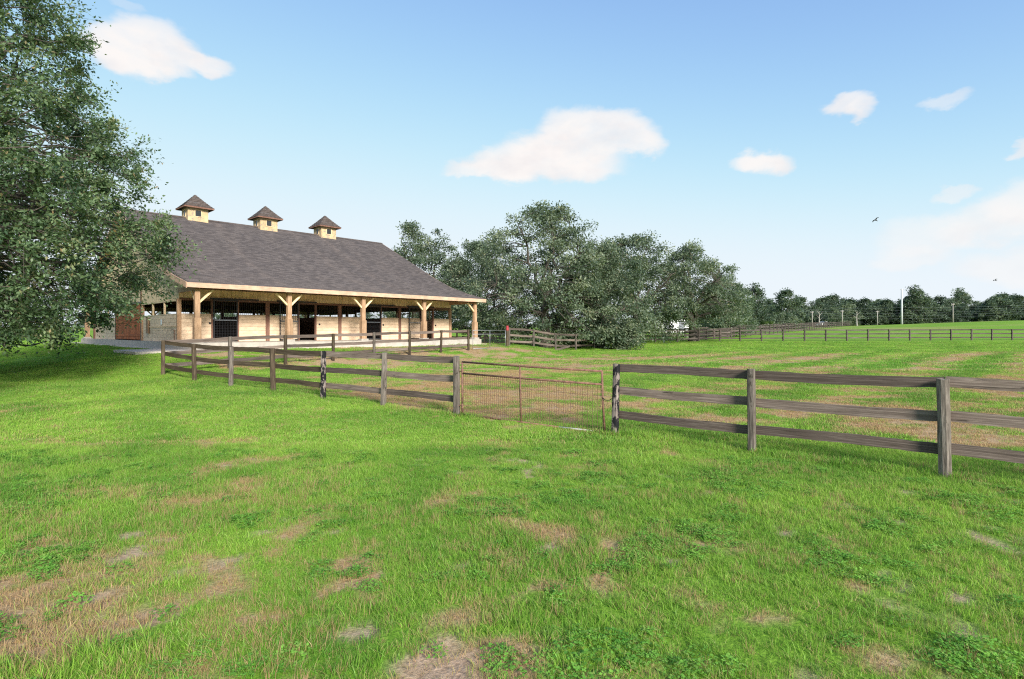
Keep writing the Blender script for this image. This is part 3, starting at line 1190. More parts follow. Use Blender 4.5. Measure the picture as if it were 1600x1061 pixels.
    # per stall: panel, door, panel (stalls one and three shut, two and four slid open)
    stalls = [
        dict(p1=(0.10, 1.55), door=(1.63, 2.88), open=(1.63, 2.88), p2=(2.98, 4.46), shut=True),
        dict(p1=(4.69, 6.42), door=(5.24, 6.38), open=(6.46, 7.46), p2=(7.58, 9.04), shut=False),
        dict(p1=(9.27, 10.86), door=(10.93, 12.14), open=(10.93, 12.14), p2=(12.24, 13.62), shut=True),
        dict(p1=(13.85, 15.52), door=(14.44, 15.52), open=(15.56, 16.60), p2=(16.72, 18.18), shut=False)]
    for st in stalls:
        for a, c in (st['p1'], st['p2']):
            stall_panel(a, c, fy)
        for x in (st['open'][0] - .03 if not st['shut'] else st['open'][0] - .045, st['open'][1] + .06):
            wall_post(x, fy, 2.2, .075)
        sliding_door(st['door'][0], st['door'][1], fy - .135)
        bb = MB()
        bb.box(st['door'][0] - .15, st['door'][1] + 1.15, fy - .16, fy - .085, 2.30, 2.37)
        bb.build('door_track', M['black_metal'], barn)
        # window rails between the posts
        for a, c in (st['p1'], st['p2']):
            if c - a > 1.0:
                bb = MB()
                for k in range(1, int((c - a) / .11)):
                    x = a + k * .11
                    bb.tube([(x, fy + .03, 1.49), (x, fy + .03, 2.19)], .008, 5, False)
                g = bb.build('window_grille', M['black_metal'], barn)
                g['kind'] = 'stuff'
    for k in range(5):
        wall_post(k * LEN / 4 if 0 < k < 4 else (0.0 if k == 0 else LEN), fy, 2.25, .20, 'timber' if k in (0, 4) else 'trim')
    # knobs: small round latches
    for x in (1.47, 7.75, 12.36, 16.86):
        bb = MB()
        bb.tube([(x, fy - .05, 1.0), (x, fy - .09, 1.0)], .055, 10)
        bb.build('latch', M['black_metal'], barn)
    bb = MB()
    bb.box(.06, LEN - .06, fy - .055, fy + .06, 2.19, 2.30)
    bb.build('header_beam', M['trim'], barn)
    # upright siding over the stalls
    nb = 92
    w = LEN / nb
    bb = MB()
    bb.box(0, w - .008, 0, .03, 0, 1)
    sid = bb.mesh('siding_board', bevel=.004)
    bb = MB()
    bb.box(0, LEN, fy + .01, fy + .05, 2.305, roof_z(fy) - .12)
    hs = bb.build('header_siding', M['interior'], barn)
    for k in range(nb):
        o = link('siding_board', sid, M['siding'], hs, (k * w + .004, fy - .028 + rnd.uniform(-.003, .003), 2.31 + rnd.uniform(-.004, .004)))
        o.scale = (1, 1, roof_z(fy) - .13 - 2.31)
    # both gable ends
    for x, out in ((0.0, -1), (LEN, 1)):
        bb = MB()
        ys = [0.05, WALL - .08, WALL, 12.85, BACK, BACK + .08, DEPTH - .05]
        pts = []
        inner = x + (.02 if out < 0 else -.05)
        segs = [(0.02, WALL, 2.60), (WALL, BACK, 2.25), (BACK, DEPTH - .02, 2.60)]
        for a, c, zb in segs:
            yy = sorted({a, c, *[p[0] for p in prof if a < p[0] < c]})
            poly = [(inner, a, zb), (inner, c, zb)] + [(inner, y, roof_z(y) - .11) for y in reversed(yy)]
            bb.poly(poly)
        g = bb.build('gable_siding', M['interior'], barn)
        n = 106
        wy = DEPTH / n
        for k in range(n):
            ya, yb = k * wy + .004, (k + 1) * wy - .004
            zb = 2.60 if (yb < WALL or ya > BACK) else 2.25
            b2 = MB()
            xa, xb = (x - .03, x) if out < 0 else (x, x + .03)
            za, zc = roof_z(ya) - .115, roof_z(yb) - .115
            b2.v = [(xa, ya, zb), (xb, ya, zb), (xb, yb, zb), (xa, yb, zb), (xa, ya, za), (xb, ya, za), (xb, yb, zc), (xa, yb, zc)]
            b2.f = [(0, 3, 2, 1), (4, 5, 6, 7), (0, 1, 5, 4), (1, 2, 6, 5), (2, 3, 7, 6), (3, 0, 4, 7)]
            b2.m = [0] * 6
            b2.build('siding_board', M['siding'], g)
        # lower side wall: plank panels each side of the aisle door
        for a, c in ((WALL + .14, 9.55), (16.15, BACK - .14)):
            stall_panel(a, c, x + .05 if out < 0 else x - .05, out, 'y')
            bb = MB()
            bb.box(x - .05, x + .06, a, c, 2.14, 2.25)
            bb.build('window_header', M['siding'], barn)
            for yy in (a + (c - a) * .35, a + (c - a) * .68):
                bb = MB()
                bb.box(x - .04, x + .05, yy - .05, yy + .05, 1.49, 2.14)
                bb.build('window_mullion', M['siding'], barn)
        for yy in (9.62, 16.08):
            bb = MB()
            bb.box(x - .07, x + .09, yy - .07, yy + .07, 0.001, 2.25)
            bb.build('door_jamb', M['timber'], barn)
        bb = MB()
        bb.box(x - .10 if out < 0 else x + .02, x - .02 if out < 0 else x + .10, 9.4, 16.3, 2.26, 2.36)
        bb.build('door_track', M['black_metal'], barn)
        if out < 0:   # double aisle door of red boards
            for ya in (9.70, 12.87):
                d = empty_part('aisle_door', barn, (x - .03, ya, 0))
                for k in range(14):
                    bb = MB()
                    bb.box(-.02, .02, k * .224 + .003, (k + 1) * .224 - .003, .06, 2.22)
                    bb.build('door_board', M['red_door'], d)
                for z in (.25, 1.1, 1.95):
                    bb = MB()
                    bb.box(-.045, -.021, .02, 3.1, z, z + .14)
                    bb.build('door_batten', M['red_door'], d)
    # small fittings on the near gable wall
    bb = MB()
    bb.box(-.03, -.022, 5.55, 5.85, 0.93, 1.22)
    bb.build('notice', M['paper'], barn)
    bb = MB()
    bb.box(-.10, -.035, 8.1, 8.5, .45, 1.38)
    bb.build('hanging_board', M['timber'], barn)
    bb = MB()
    bb.tube([(-.05, 3.35, 0.02), (-.05, 3.35, .62), (-.05, 3.75, .64)], .022, 8)
    bb.build('water_pipe', M['rust'], barn)
    bb = MB()
    bb.tube([(-.045, 3.0, .83), (-.045, 8.0, .83)], .018, 6)
    bb.build('conduit', M['siding'], barn)
    # the far long wall, aisle walls and stall partitions seen through the openings
    for k in range(4):
        a, c = k * LEN / 4 + .12, (k + 1) * LEN / 4 - .12
        stall_panel(a, a + 1.5, BACK, 1)
        stall_panel(a + 2.8, c, BACK, 1)
        bb = MB()
        bb.box(a - .2, a, BACK - .1, BACK + .1, 0, 2.3)
        bb.build('wall_post', M['trim'], barn)
    bb = MB()
    bb.box(.06, LEN - .06, BACK - .05, BACK + .05, 2.19, roof_z(BACK) - .12)
    bb.build('back_header', M['siding'], barn)
    for y in (9.7, 16.0):
        for k in range(4):
            a, c = k * LEN / 4 + .08, (k + 1) * LEN / 4 - .08
            bb = MB()
            bb.box(a, c, y, y + .06, 0.002, 1.35)
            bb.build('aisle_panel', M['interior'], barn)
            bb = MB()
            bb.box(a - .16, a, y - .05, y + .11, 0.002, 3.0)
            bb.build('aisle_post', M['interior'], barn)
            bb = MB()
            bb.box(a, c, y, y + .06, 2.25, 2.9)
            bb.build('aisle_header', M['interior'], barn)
    for k in range(1, 4):
        for a, c in ((WALL + .1, 9.7), (16.06, BACK - .05)):
            bb = MB()
            x = k * LEN / 4
            bb.box(x - .03, x + .03, a, c, 0.002, 1.5)
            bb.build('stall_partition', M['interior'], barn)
    bb = MB()
    bb.box(.1, LEN - .1, WALL + .06, BACK - .06, 2.95, 3.0)
    bb.build('hay_loft_floor', M['interior'], barn)
    # the stall notices seen behind the first two doors
    for x in (2.0, 2.42, 6.75, 7.15):
        bb = MB()
        bb.box(x, x + .26, 9.66, 9.675, 1.05, 1.33)
        bb.build('notice', M['paper'], barn)
    # clod of hay and feed tub in front: nothing
    return barn


barn = build_barn()


def slab(name, pts, z, mat, th=.12):
    b = MB()
    b.poly([(*p, z) for p in pts])
    b.poly([(*p, z - th) for p in reversed(pts)])
    for i in range(len(pts)):
        p, q = pts[i], pts[(i + 1) % len(pts)]
        b.poly([(*p, z - th), (*q, z - th), (*q, z), (*p, z)])
    o = b.build(name, mat)
    return tag(o, kind='structure')


def bw(s, p):
    v = BARN0 + UX * s + VX * p
    return (v[0], v[1])


slab('path', [bw(-2.9, -1.6), bw(-.36, -1.6), bw(-.36, 26.5), bw(-1.0, 26.5), bw(-1.0, 2.4), bw(-2.9, 2.4)], 1.035, M['pad'])
slab('pavement', [bw(-.34, -.62), bw(18.9, -.62), bw(18.9, -.33), bw(-.34, -.33)], 1.03, M['pad'])


# ------------------------------------------------------------------ fences
def post_mesh(seed, h=1.3, w=.066, round_=True, rings=9, sides=10):
    r = random.Random(seed)
    b = MB()
    n0 = 0
    lx, ly = r.uniform(-.012, .012), r.uniform(-.012, .012)
    prof = [r.uniform(.93, 1.07) for _ in range(sides)]
    for i in range(rings):
        t = i / (rings - 1)
        z = -.25 + (h + .25) * t
        for k in range(sides):
            a = math.tau * (k + .5) / sides
            ca, sa = math.cos(a), math.sin(a)
            sq = 1 / max(abs(ca), abs(sa))
            rad = w * (0.55 + 0.45 * sq) * prof[k] * (1 + r.uniform(-.03, .03)) * (1.04 - .06 * t)
            top = (0.0 if t < 1 else r.uniform(-.012, .006))
            b.v.append((ca * rad + lx * t, sa * rad + ly * t, z + top))
    for i in range(rings - 1):
        for k in range(sides):
            a, c = i * sides + k, i * sides + (k + 1) % sides
            b.f.append((a, c, c + sides, a + sides))
            b.m.append(0)
    b.f.append(tuple((rings - 1) * sides + k for k in range(sides)))
    b.m.append(0)
    return b.mesh('post', smooth=False)


def rail_mesh(seed, h=.142, th=.027, segs=14):
    r = random.Random(seed)
    b = MB()
    ph, ph2 = r.uniform(0, 6), r.uniform(0, 6)
    for i in range(segs + 1):
        t = i / segs
        wz = .011 * math.sin(t * 4 + ph) + r.uniform(-.0015, .0015)
        wy = .007 * math.sin(t * 4 + ph2)
        e0, e1 = r.uniform(-.005, .005), r.uniform(-.005, .005)
        for (dy, dz) in ((-1, -1), (1, -1), (1, 1), (-1, 1)):
            b.v.append((t, dy * th / 2 + wy, dz * h / 2 + wz + (e0 if dz < 0 else e1)))
    for i in range(segs):
        for k in range(4):
            a, c = i * 4 + k, i * 4 + (k + 1) % 4
            b.f.append((a, c, c + 4, a + 4))
            b.m.append(0)
    b.f += [(3, 2, 1, 0), tuple(segs * 4 + k for k in range(4))]
    b.m += [0, 0]
    return b.mesh('rail')


POSTS = [post_mesh(40 + i) for i in range(6)]
RAILS = [rail_mesh(60 + i) for i in range(6)]
_b = MB()
_b.box(-.06, .06, -.06, .06, -.3, 1.3)
FAR_POST = _b.mesh('post')
_b = MB()
_b.box(0, 1, -.015, .015, -.07, .07)
FAR_RAIL = _b.mesh('rail')


def variant(me, mat):
    key = me.name + mat.name
    if key not in variant.c:
        m2 = me.copy()
        m2.materials.clear()
        m2.materials.append(mat)
        variant.c[key] = m2
    return variant.c[key]


variant.c = {}


def fence(label, pts, post_mats, rail_mat, near=True, heights=(1.222, .79, .35), side=1.0, group=None, hs=1.0, first_post=True, zoff=None, drop=()):
    """pts: post positions in plan; the boards are nailed to the far faces of the posts"""
    rnd = random.Random(len(label) + int(pts[0][0] * 10))
    base = Vector((pts[0][0], pts[0][1], gz(*pts[0])))
    root = empty('board_fence', base)
    tag(root, label, 'fence', group)
    zs = [gz(*p) for p in pts]
    for i, p in enumerate(pts):
        if i == 0 and not first_post:
            continue
        pm = post_mats[i % len(post_mats)]
        me = variant(rnd.choice(POSTS) if near else FAR_POST, pm)
        o = link('post', me, None, root, Vector((p[0], p[1], zs[i])) - base)
        j = min(i, len(pts) - 2)
        ang = math.atan2(pts[j + 1][1] - pts[j][1], pts[j + 1][0] - pts[j][0])
        o.rotation_euler = (rnd.gauss(0, .012), rnd.gauss(0, .012), ang + (rnd.choice((0, math.pi / 2, math.pi)) if near else 0))
        o.scale = (rnd.uniform(.94, 1.08), rnd.uniform(.94, 1.08), hs * rnd.uniform(.985, 1.02))
    for i in range(len(pts) - 1):
        a, c = Vector(pts[i]), Vector(pts[i + 1])
        d = (c - a)
        n = Vector((-d.y, d.x)).normalized() * side
        for hi, h in enumerate(heights):
            if (i, hi) in drop:
                continue
            off = n * (.082 if near else .075)
            A = Vector((a.x + off.x, a.y + off.y, zs[i] + h * hs + rnd.uniform(-.012, .012)))
            C = Vector((c.x + off.x, c.y + off.y, zs[i + 1] + h * hs + rnd.uniform(-.012, .012)))
            D = C - A
            ext = .05 if i in (0, len(pts) - 2) else 0.0
            me = variant(rnd.choice(RAILS) if near else FAR_RAIL, rail_mat if not isinstance(rail_mat, list) else rail_mat[i % len(rail_mat)])
            o = link('rail', me, None, root)
            X = D.normalized()
            Y = Vector((0, 0, 1)).cross(X).normalized()
            Z = X.cross(Y)
            L_ = D.length - .008
            o.matrix_local = Matrix.Translation(A - base) @ Matrix((X, Y, Z)).transposed().to_4x4() @ Matrix.Diagonal((L_, 1, 1, 1))
    return root


def line_pts(a, b, n):
    return [(a[0] + (b[0] - a[0]) * k / n, a[1] + (b[1] - a[1]) * k / n) for k in range(n + 1)]


A0, A1 = (1.90, 10.40), (5.68, 7.38)
right_pts = [(A0[0] + (A1[0] - A0[0]) * k / 2, A0[1] + (A1[1] - A0[1]) * k / 2) for k in range(6)]
fr = fence('three-board weathered grey fence running from the black-painted gate post to the right', right_pts,
           [M['post_black'], M['post_grey'], M['post_grey'], M['post_grey'], M['post_grey'], M['post_grey']], M['rail_grey'])
for o_ in [c for c in fr.children if c.name.startswith('post')][1:3]:
    b = MB()
    b.tube([(0, 0, -.1), (0, 0, .02), (0, 0, .085)], [.076, .074, .066], 9)
    b.build('rotten_foot', M['earth_stain'], fr, o_.location)
left_pts = line_pts((-1.243, 12.57), (-12.95, 20.9), 6)
fence('three-board brown fence between the rusty gate and the corner near the big oak', left_pts,
      [M['post_grey'], M['post_grey'], M['post_black'], M['post_dark'], M['post_grey'], M['post_dark'], M['post_dark']],
      [M['rail_grey'], M['rail_grey'], M['rail_dark'], M['rail_dark'], M['rail_dark'], M['rail_dark']], side=-1.0)
fence('three-board grey fence crossing the grass in front of the stable porch', line_pts((-12.95, 20.9), (-2.70, 35.0), 7),
      [M['post_grey'], M['post_grey'], M['post_dark'], M['post_dark'], M['post_grey'], M['post_dark'], M['post_dark'], M['post_dark']], M['rail_grey'], side=1.0, first_post=False)
fence('short weathered fence from the red-topped post to the drooping oak', line_pts((-.19, 39.2), (6.9, 47.2), 4),
      [M['post_grey']], M['rail_grey'], side=1.0)
fence('dark old fence in the shade behind the narrow pipe gate', line_pts((-7.5, 51.5), (7.5, 50.5), 6), [M['post_dark']], M['rail_dark'], near=False)
far = line_pts((12.8, 59.5), (25.5, 63.0), 5) + line_pts((25.5, 63.0), (68.0, 66.0), 17)[1:]
fence('long dark three-board fence across the far side of the cut field', far, [M['far_wood']], M['far_wood'], near=False, heights=(1.22, .78, .34))
fence('fence leading away up the lane, nearer of the two parallel lines', line_pts((21.0, 63.5), (96, 160), 46), [M['far_wood']], M['far_wood'], near=False, group='lane fences')
fence('fence leading away up the lane, farther of the two parallel lines', line_pts((21.5, 70.0), (93, 166), 44), [M['far_wood']], M['far_wood'], near=False, group='lane fences')
fence('shadowed fence under the spreading oak with the dark trunk', line_pts((11.5, 66.5), (26.5, 68.0), 7), [M['far_wood']], M['far_wood'], near=False)

# red-topped gate post
b = MB()
b.tube([(0, 0, -.2), (0, 0, 1.0), (0, 0, 1.42)], [.095, .085, .08], 10)
gp = b.build('gate_post', M['post_dark'], None, (-.32, 38.9, gz(-.32, 38.9)))
tag(gp, 'dark wooden gate post with a red-painted top beside the narrow gate', 'post')
b = MB()
b.tube([(0, 0, 1.12), (0, 0, 1.44)], [.095, .088], 10)
b.build('red_top', M['red_paint'], gp)


# ------------------------------------------------------------------ gates
def pipe_gate():
    a, c = Vector((-1.10, 12.47)), Vector((1.70, 10.55))
    za, zc = gz(*a), gz(*c)
    root = empty('pipe_gate', (a.x, a.y, za))
    tag(root, 'sagging rusty pipe gate filled with upright wire mesh', 'gate')
    d = (c - a)
    L_ = d.length
    root.rotation_euler = (0, 0, math.atan2(d.y, d.x))
    dz = zc - za - .035
    sl = dz / L_
    H = 1.19

    def part(name, pts, r=.021, mat='rust', sides=10):
        b_ = MB()
        b_.tube(pts, r, sides)
        return b_.build(name, M[mat], root, smooth=True)
    part('gate_stile', [(0, 0, .03), (0, 0, H + .01)])
    part('gate_stile', [(L_ + .03, .03, dz + .03), (L_, 0, dz + H * .52), (L_ - .015, 0, dz + H)])
    part('gate_stile', [(L_ * .455 + .02, 0, sl * L_ * .455 + .035), (L_ * .45, 0, sl * L_ * .45 + H)], .018)
    part('gate_rail', [(0, 0, H), (L_ * .5, .01, sl * L_ * .5 + H - .008), (L_ - .015, 0, dz + H)])
    part('gate_rail', [(0, 0, H * .79), (L_ * .5, .01, sl * L_ * .5 + H * .785), (L_, 0, dz + H * .79)])
    part('gate_rail', [(0, 0, .035), (L_ * .72, 0, sl * L_ * .72 + .03)])
    part('gate_rail', [(L_ * .72, 0, sl * L_ * .72 + .03), (L_ + .03, .03, dz + .035)], .022, 'rust_pale')
    for x0, x1 in ((.02, L_ * .45 - .02), (L_ * .45 + .02, L_ - .01)):
        b_ = MB()
        n = int((x1 - x0) / .052)
        for k in range(n + 1):
            x = x0 + (x1 - x0) * k / n
            b_.tube([(x, .012, sl * x + .04), (x + .004, .012, sl * x + H * .785)], .0036, 4, False)
        for z in (.14, .33, .52, .72, .88):
            b_.tube([(x0, .016, sl * x0 + z), (x1, .016, sl * x1 + z)], .0026, 4, False)
        w_ = b_.build('wire_mesh', M['wire'], root)
        w_['kind'] = 'stuff'
    for z in (.22, .98):
        b_ = MB()
        b_.tube([(-.13, 0, z), (-.04, 0, z), (0, 0, z)], .012, 8)
        b_.tube([(0, 0, z - .05), (0, 0, z + .05)], .028, 8)
        b_.build('hinge', M['rust'], root)
    # chain loop to the black post
    b_ = MB()
    pts = [(L_, -.02, dz + .70), (L_ + .07, -.03, dz + .655), (L_ + .15, -.03, dz + .66), (L_ + .22, 0, dz + .71)]
    b_.tube(pts, .007, 6)
    b_.tube([(L_, .03, dz + .93), (L_ - .05, .02, dz + .99), (L_ - .10, 0, dz + .93)], .006, 6)
    b_.build('latch_chain', M['black_metal'], root)
    b_ = MB()
    b_.box(-.075, -.035, -.05, .05, .30, .42)
    b_.box(-.075, -.035, -.05, .05, .72, .86)
    return root


pipe_gate()


def small_gate():
    a, c = Vector((-2.45, 35.3)), Vector((-.45, 38.6))
    root = empty('narrow_gate', (a.x, a.y, gz(*a)))
    tag(root, 'thin galvanised pipe gate between the stable fence and the red-topped post', 'gate')
    d = c - a
    L_ = d.length
    root.rotation_euler = (0, 0, math.atan2(d.y, d.x))
    for name, pts in (('gate_rail', [(0, 0, 1.25), (L_, 0, 1.25)]), ('gate_rail', [(0, 0, 1.0), (L_, 0, 1.0)]), ('gate_rail', [(0, 0, .08), (L_, 0, .08)]),
                      ('gate_stile', [(0, 0, .08), (0, 0, 1.25)]), ('gate_stile', [(L_ / 2, 0, .08), (L_ / 2, 0, 1.25)]), ('gate_stile', [(L_, 0, .08), (L_, 0, 1.25)])):
        b_ = MB()
        b_.tube(pts, .017, 8)
        b_.build(name, M['galv'], root, smooth=True)
    b_ = MB()
    for k in range(1, 40):
        x = L_ * k / 40
        b_.tube([(x, 0, .08), (x, 0, 1.0)], .002, 3, False)
    w_ = b_.build('wire_mesh', M['galv'], root)
    w_['kind'] = 'stuff'


small_gate()
# split scrap of rail leaning on the short fence
b = MB()
b.bar((0, 0, .03), (1.05, .5, .30), .035, .14)
sc = b.build('fallen_board', M['rail_grey'], None, (3.2, 41.0, gz(3.2, 41.0)))
tag(sc, 'loose grey board leaning at the foot of the short weathered fence', 'board')


# ------------------------------------------------------------------ trees
class Geo:
    def __init__(s):
        s.v, s.q, s.n = [], [], 0

    def tube(s, P, R, sides):
        P = np.asarray(P, float)
        n = len(P)
        T = np.gradient(P, axis=0)
        T /= np.linalg.norm(T, axis=1)[:, None] + 1e-9
        ref = np.cross(T, np.array((0.37, 0.21, 0.9)))
        ref /= np.linalg.norm(ref, axis=1)[:, None] + 1e-9
        bi = np.cross(T, ref)
        a = np.arange(sides) * math.tau / sides
        ring = ref[:, None, :] * np.cos(a)[None, :, None] + bi[:, None, :] * np.sin(a)[None, :, None]
        V = (P[:, None, :] + ring * np.asarray(R)[:, None, None]).reshape(-1, 3)
        i, k = np.meshgrid(np.arange(n - 1), np.arange(sides), indexing='ij')
        k2 = (k + 1) % sides
        q = np.stack([i * sides + k, i * sides + k2, (i + 1) * sides + k2, (i + 1) * sides + k], -1).reshape(-1, 4)
        s.v.append(V)
        s.q.append(q + s.n)
        s.n += len(V)

    def mesh(s, name):
        return np_mesh(name, np.concatenate(s.v), np.concatenate(s.q), None, True)


def bez(p0, p1, p2, n):
    t = np.linspace(0, 1, n)[:, None]
    return (1 - t) ** 2 * p0 + 2 * t * (1 - t) * p1 + t ** 2 * p2


def leaf_quads(P, axis, L_, W_, rng, up=0.55):
    n = len(P)
    nrm = rng.normal(size=(n, 3))
    nrm[:, 2] = np.abs(nrm[:, 2]) + up
    b = np.cross(axis, nrm)
    b /= np.linalg.norm(b, axis=1)[:, None] + 1e-9
    s = rng.uniform(0.65, 1.3, n)[:, None]
    a = axis * (L_ * s)
    b = b * (W_ * s * 0.5)
    V = np.stack([P, P + a * .45 + b, P + a, P + a * .45 - b], 1).reshape(-1, 3)
    Q = np.arange(4 * n).reshape(-1, 4)
    return V, Q


def make_tree(seed, H, env, fb, trunk_r, n_limb, n_clump, n_leaf, leaf, clump_r, split=.2, shell=.38, lobes=.22, droop=.15, twig=False, bias=None, flat=.6, stub=False, gap=0.0):
    """env: list of (height fraction, radius); fb: lowest foliage fraction; returns trunk and crown meshes around the foot of the trunk"""
    rng = np.random.default_rng(seed)
    ef, er = np.array(env).T
    ph = rng.uniform(0, math.tau, 8)

    def lobe(th, f):
        return 1 + lobes * (np.sin(2 * th + ph[0] + 2.2 * f) * .5 + np.sin(3 * th + ph[1] + 5 * f) * .5 + np.sin(5 * th + ph[2] - 7 * f) * .4 + np.sin(13 * f + ph[3] + th) * .35)
    # clump centres
    m = n_clump * 3
    f = rng.uniform(fb, 1.0, m)
    rad = np.interp(f, ef, er)
    keep = rng.uniform(size=m) < rad / er.max() * .75 + .25
    f, rad = f[keep], rad[keep]
    th = rng.uniform(0, math.tau, len(f))
    rr = rad * lobe(th, f) * rng.uniform(0.03, 1, len(f)) ** shell
    C = np.stack([rr * np.cos(th), rr * np.sin(th), f * H], 1)
    C[:, 2] += rng.normal(0, .02 * H, len(C))
    if gap:
        q_ = 1.1 if twig else .45
        g = fbm(C[:, 0] * q_ + C[:, 2] * .7 * q_ + seed, C[:, 1] * q_ + C[:, 2] * 1.2 * q_, seed, 3)
        C = C[g > np.quantile(g, gap)]
    if bias is not None:
        C = C[bias(C, rng)]
    C = C[:n_clump]
    nc = len(C)
    # skeleton
    G = Geo()
    z0 = split * H
    tp = np.array([(0, 0, -.3), (rng.normal(0, .05), rng.normal(0, .05), z0 * .5), (rng.normal(0, .12), rng.normal(0, .12), z0), (rng.normal(0, .3), rng.normal(0, .3), z0 + .18 * H)])
    G.tube(tp, [trunk_r * 1.45, trunk_r, trunk_r * .9, trunk_r * .5], 12)
    limb_pts, limb_r = [], []
    for i in range(n_limb):
        t = math.tau * i / n_limb + rng.normal(0, .3)
        ff = rng.uniform(.42, .92)
        R = np.interp(ff, ef, er) * rng.uniform(.55, .85)
        end = np.array((R * math.cos(t), R * math.sin(t), ff * H))
        start = np.array((0, 0, z0 + rng.uniform(-.06, .12) * H))
        ctl = start * .5 + end * .5 + np.array((rng.normal(0, .06 * H), rng.normal(0, .06 * H), rng.uniform(-.02, .10) * H))
        n = 10
        P = bez(start, ctl, end, n)
        P[1:-1] += rng.normal(0, .018 * H, (n - 2, 3))
        Rr = np.linspace(trunk_r * .55, trunk_r * .10, n)
        G.tube(P, Rr, 8)
        limb_pts.append(P)
        limb_r.append(Rr)
    LP, LR = np.concatenate(limb_pts), np.concatenate(limb_r)
    tips = []
    for c in C:
        w = LP - c
        d = np.linalg.norm(w, axis=1) + np.maximum(0, LP[:, 2] - c[2]) * .6
        j = int(np.argmin(d))
        s0 = LP[j]
        mid = (s0 + c) / 2 + np.array((0, 0, .10 * np.linalg.norm(c - s0)))
        P = bez(s0, mid, c, 5)
        P[1:-1] += rng.normal(0, (.06 if twig else .025) * np.linalg.norm(c - s0) + .01, (3, 3))
        r0 = min(LR[j] * .5, (.008 if twig else .016) + .009 * np.linalg.norm(c - s0))
        G.tube(P, np.linspace(r0, .006 + .001 * H * .3, 5), 4 if not twig else 5)
        tips.append((c - s0) / (np.linalg.norm(c - s0) + 1e-6))
    tips = np.array(tips)
    # leaves
    tone_c = np.clip(rng.normal(.45, .20, nc), 0, 1)
    cs = clump_r * rng.uniform(.6, 1.35, nc)
    if twig:
        per = 7
        n_tw = nc * per
        ci = np.repeat(np.arange(nc), per)
        out = C[ci] * np.array((1, 1, .25))
        out /= np.linalg.norm(out, axis=1)[:, None] + 1e-6
        d = tips[ci] * .6 + out * .4 + rng.normal(0, .62, (n_tw, 3)) - np.array((0, 0, droop))
        d /= np.linalg.norm(d, axis=1)[:, None]
        ln = cs[ci] * rng.uniform(.7, 1.7, n_tw)
        for i in range(n_tw):
            a_ = C[ci[i]]
            b_ = a_ + d[i] * ln[i]
            m_ = (a_ + b_) / 2 + np.array((0, 0, .07 * ln[i]))
            G.tube(bez(a_, m_, b_, 4), [.007, .006, .004, .002], 3)
        k = n_leaf // per
        ti = np.repeat(np.arange(n_tw), k)
        t = rng.uniform(0.05, 1.05, len(ti))
        P = C[ci[ti]] + d[ti] * (ln[ti] * t)[:, None] + rng.normal(0, 1, (len(ti), 3)) * (cs[ci[ti]] * .17)[:, None] * np.array((1, 1, .8))
        P[:, 2] += .07 * ln[ti] * 2 * t * (1 - t)
        axis = d[ti] * .7 + rng.normal(0, .75, (len(ti), 3))
        cc = ci[ti]
    else:
        cc = np.repeat(np.arange(nc), n_leaf)
        off = rng.normal(0, 1, (len(cc), 3))
        off *= (rng.uniform(.25, 1, len(cc)) / (np.linalg.norm(off, axis=1) + 1e-6))[:, None]
        off = off * cs[cc][:, None] * np.array((1, 1, flat))
        P = C[cc] + off
        axis = off / (cs[cc][:, None] + 1e-6) + rng.normal(0, .6, (len(cc), 3)) - np.array((0, 0, droop))
    axis /= np.linalg.norm(axis, axis=1)[:, None] + 1e-9
    P[:, 2] = np.maximum(P[:, 2], .08)
    V, Q = leaf_quads(P, axis, leaf[0], leaf[1], rng)
    tone = np.clip(tone_c[cc] + rng.normal(0, .14, len(cc)), 0, .86)
    br = rng.uniform(size=len(cc)) < .03
    tone[br] = rng.uniform(.86, 1, br.sum())
    crown = np_mesh('crown', V, Q, [('tone', 'FACE', tone)])
    return G.mesh('trunk'), crown


def tree(name, label, x, y, meshes, leafmat, rz=0.0, sc=1.0, group=None, cat='tree', sink=0.05):
    root = empty(name, (x, y, gz(x, y) - sink), rz)
    root.scale = (sc, sc, sc)
    tag(root, label, cat, group)
    t, c = meshes
    link('trunk', variant(t, M['bark']), None, root)
    link('crown', variant(c, leafmat), None, root)
    return root


def near_bias(C, rng):
    # the lawn side of the crown, which the view takes in, keeps all its sprays; the far side fewer
    return ((C[:, 0] > -1.5) | (rng.uniform(size=len(C)) < .25)) & ((C[:, 2] < 8.5) | (rng.uniform(size=len(C)) < .66))


big = make_tree(7, 16.0, [(0.04, 5.2), (0.10, 5.9), (0.18, 6.4), (.25, 6.8), (.32, 8.0), (.38, 7.1), (.46, 6.2), (.56, 6.4), (.64, 5.2), (.80, 4.4), (.92, 3.0), (1.0, 1.2)], .095, .42, 12,
                900, 238, (.125, .066), .66, split=.16, shell=.40, lobes=.08, droop=.25, twig=True, bias=near_bias, gap=.40)
tree('live_oak', 'big leafy oak at the left edge, its low boughs hanging over the lawn', -19.8, 18.5, big, M['oak_leaf'])

ENV = [(0.03, .62), (0.12, .88), (.3, 1.0), (.5, .95), (.7, .74), (.86, .48), (1.0, .14)]


def env(R, top=None):
    return [(f, r * R) for f, r in ENV]


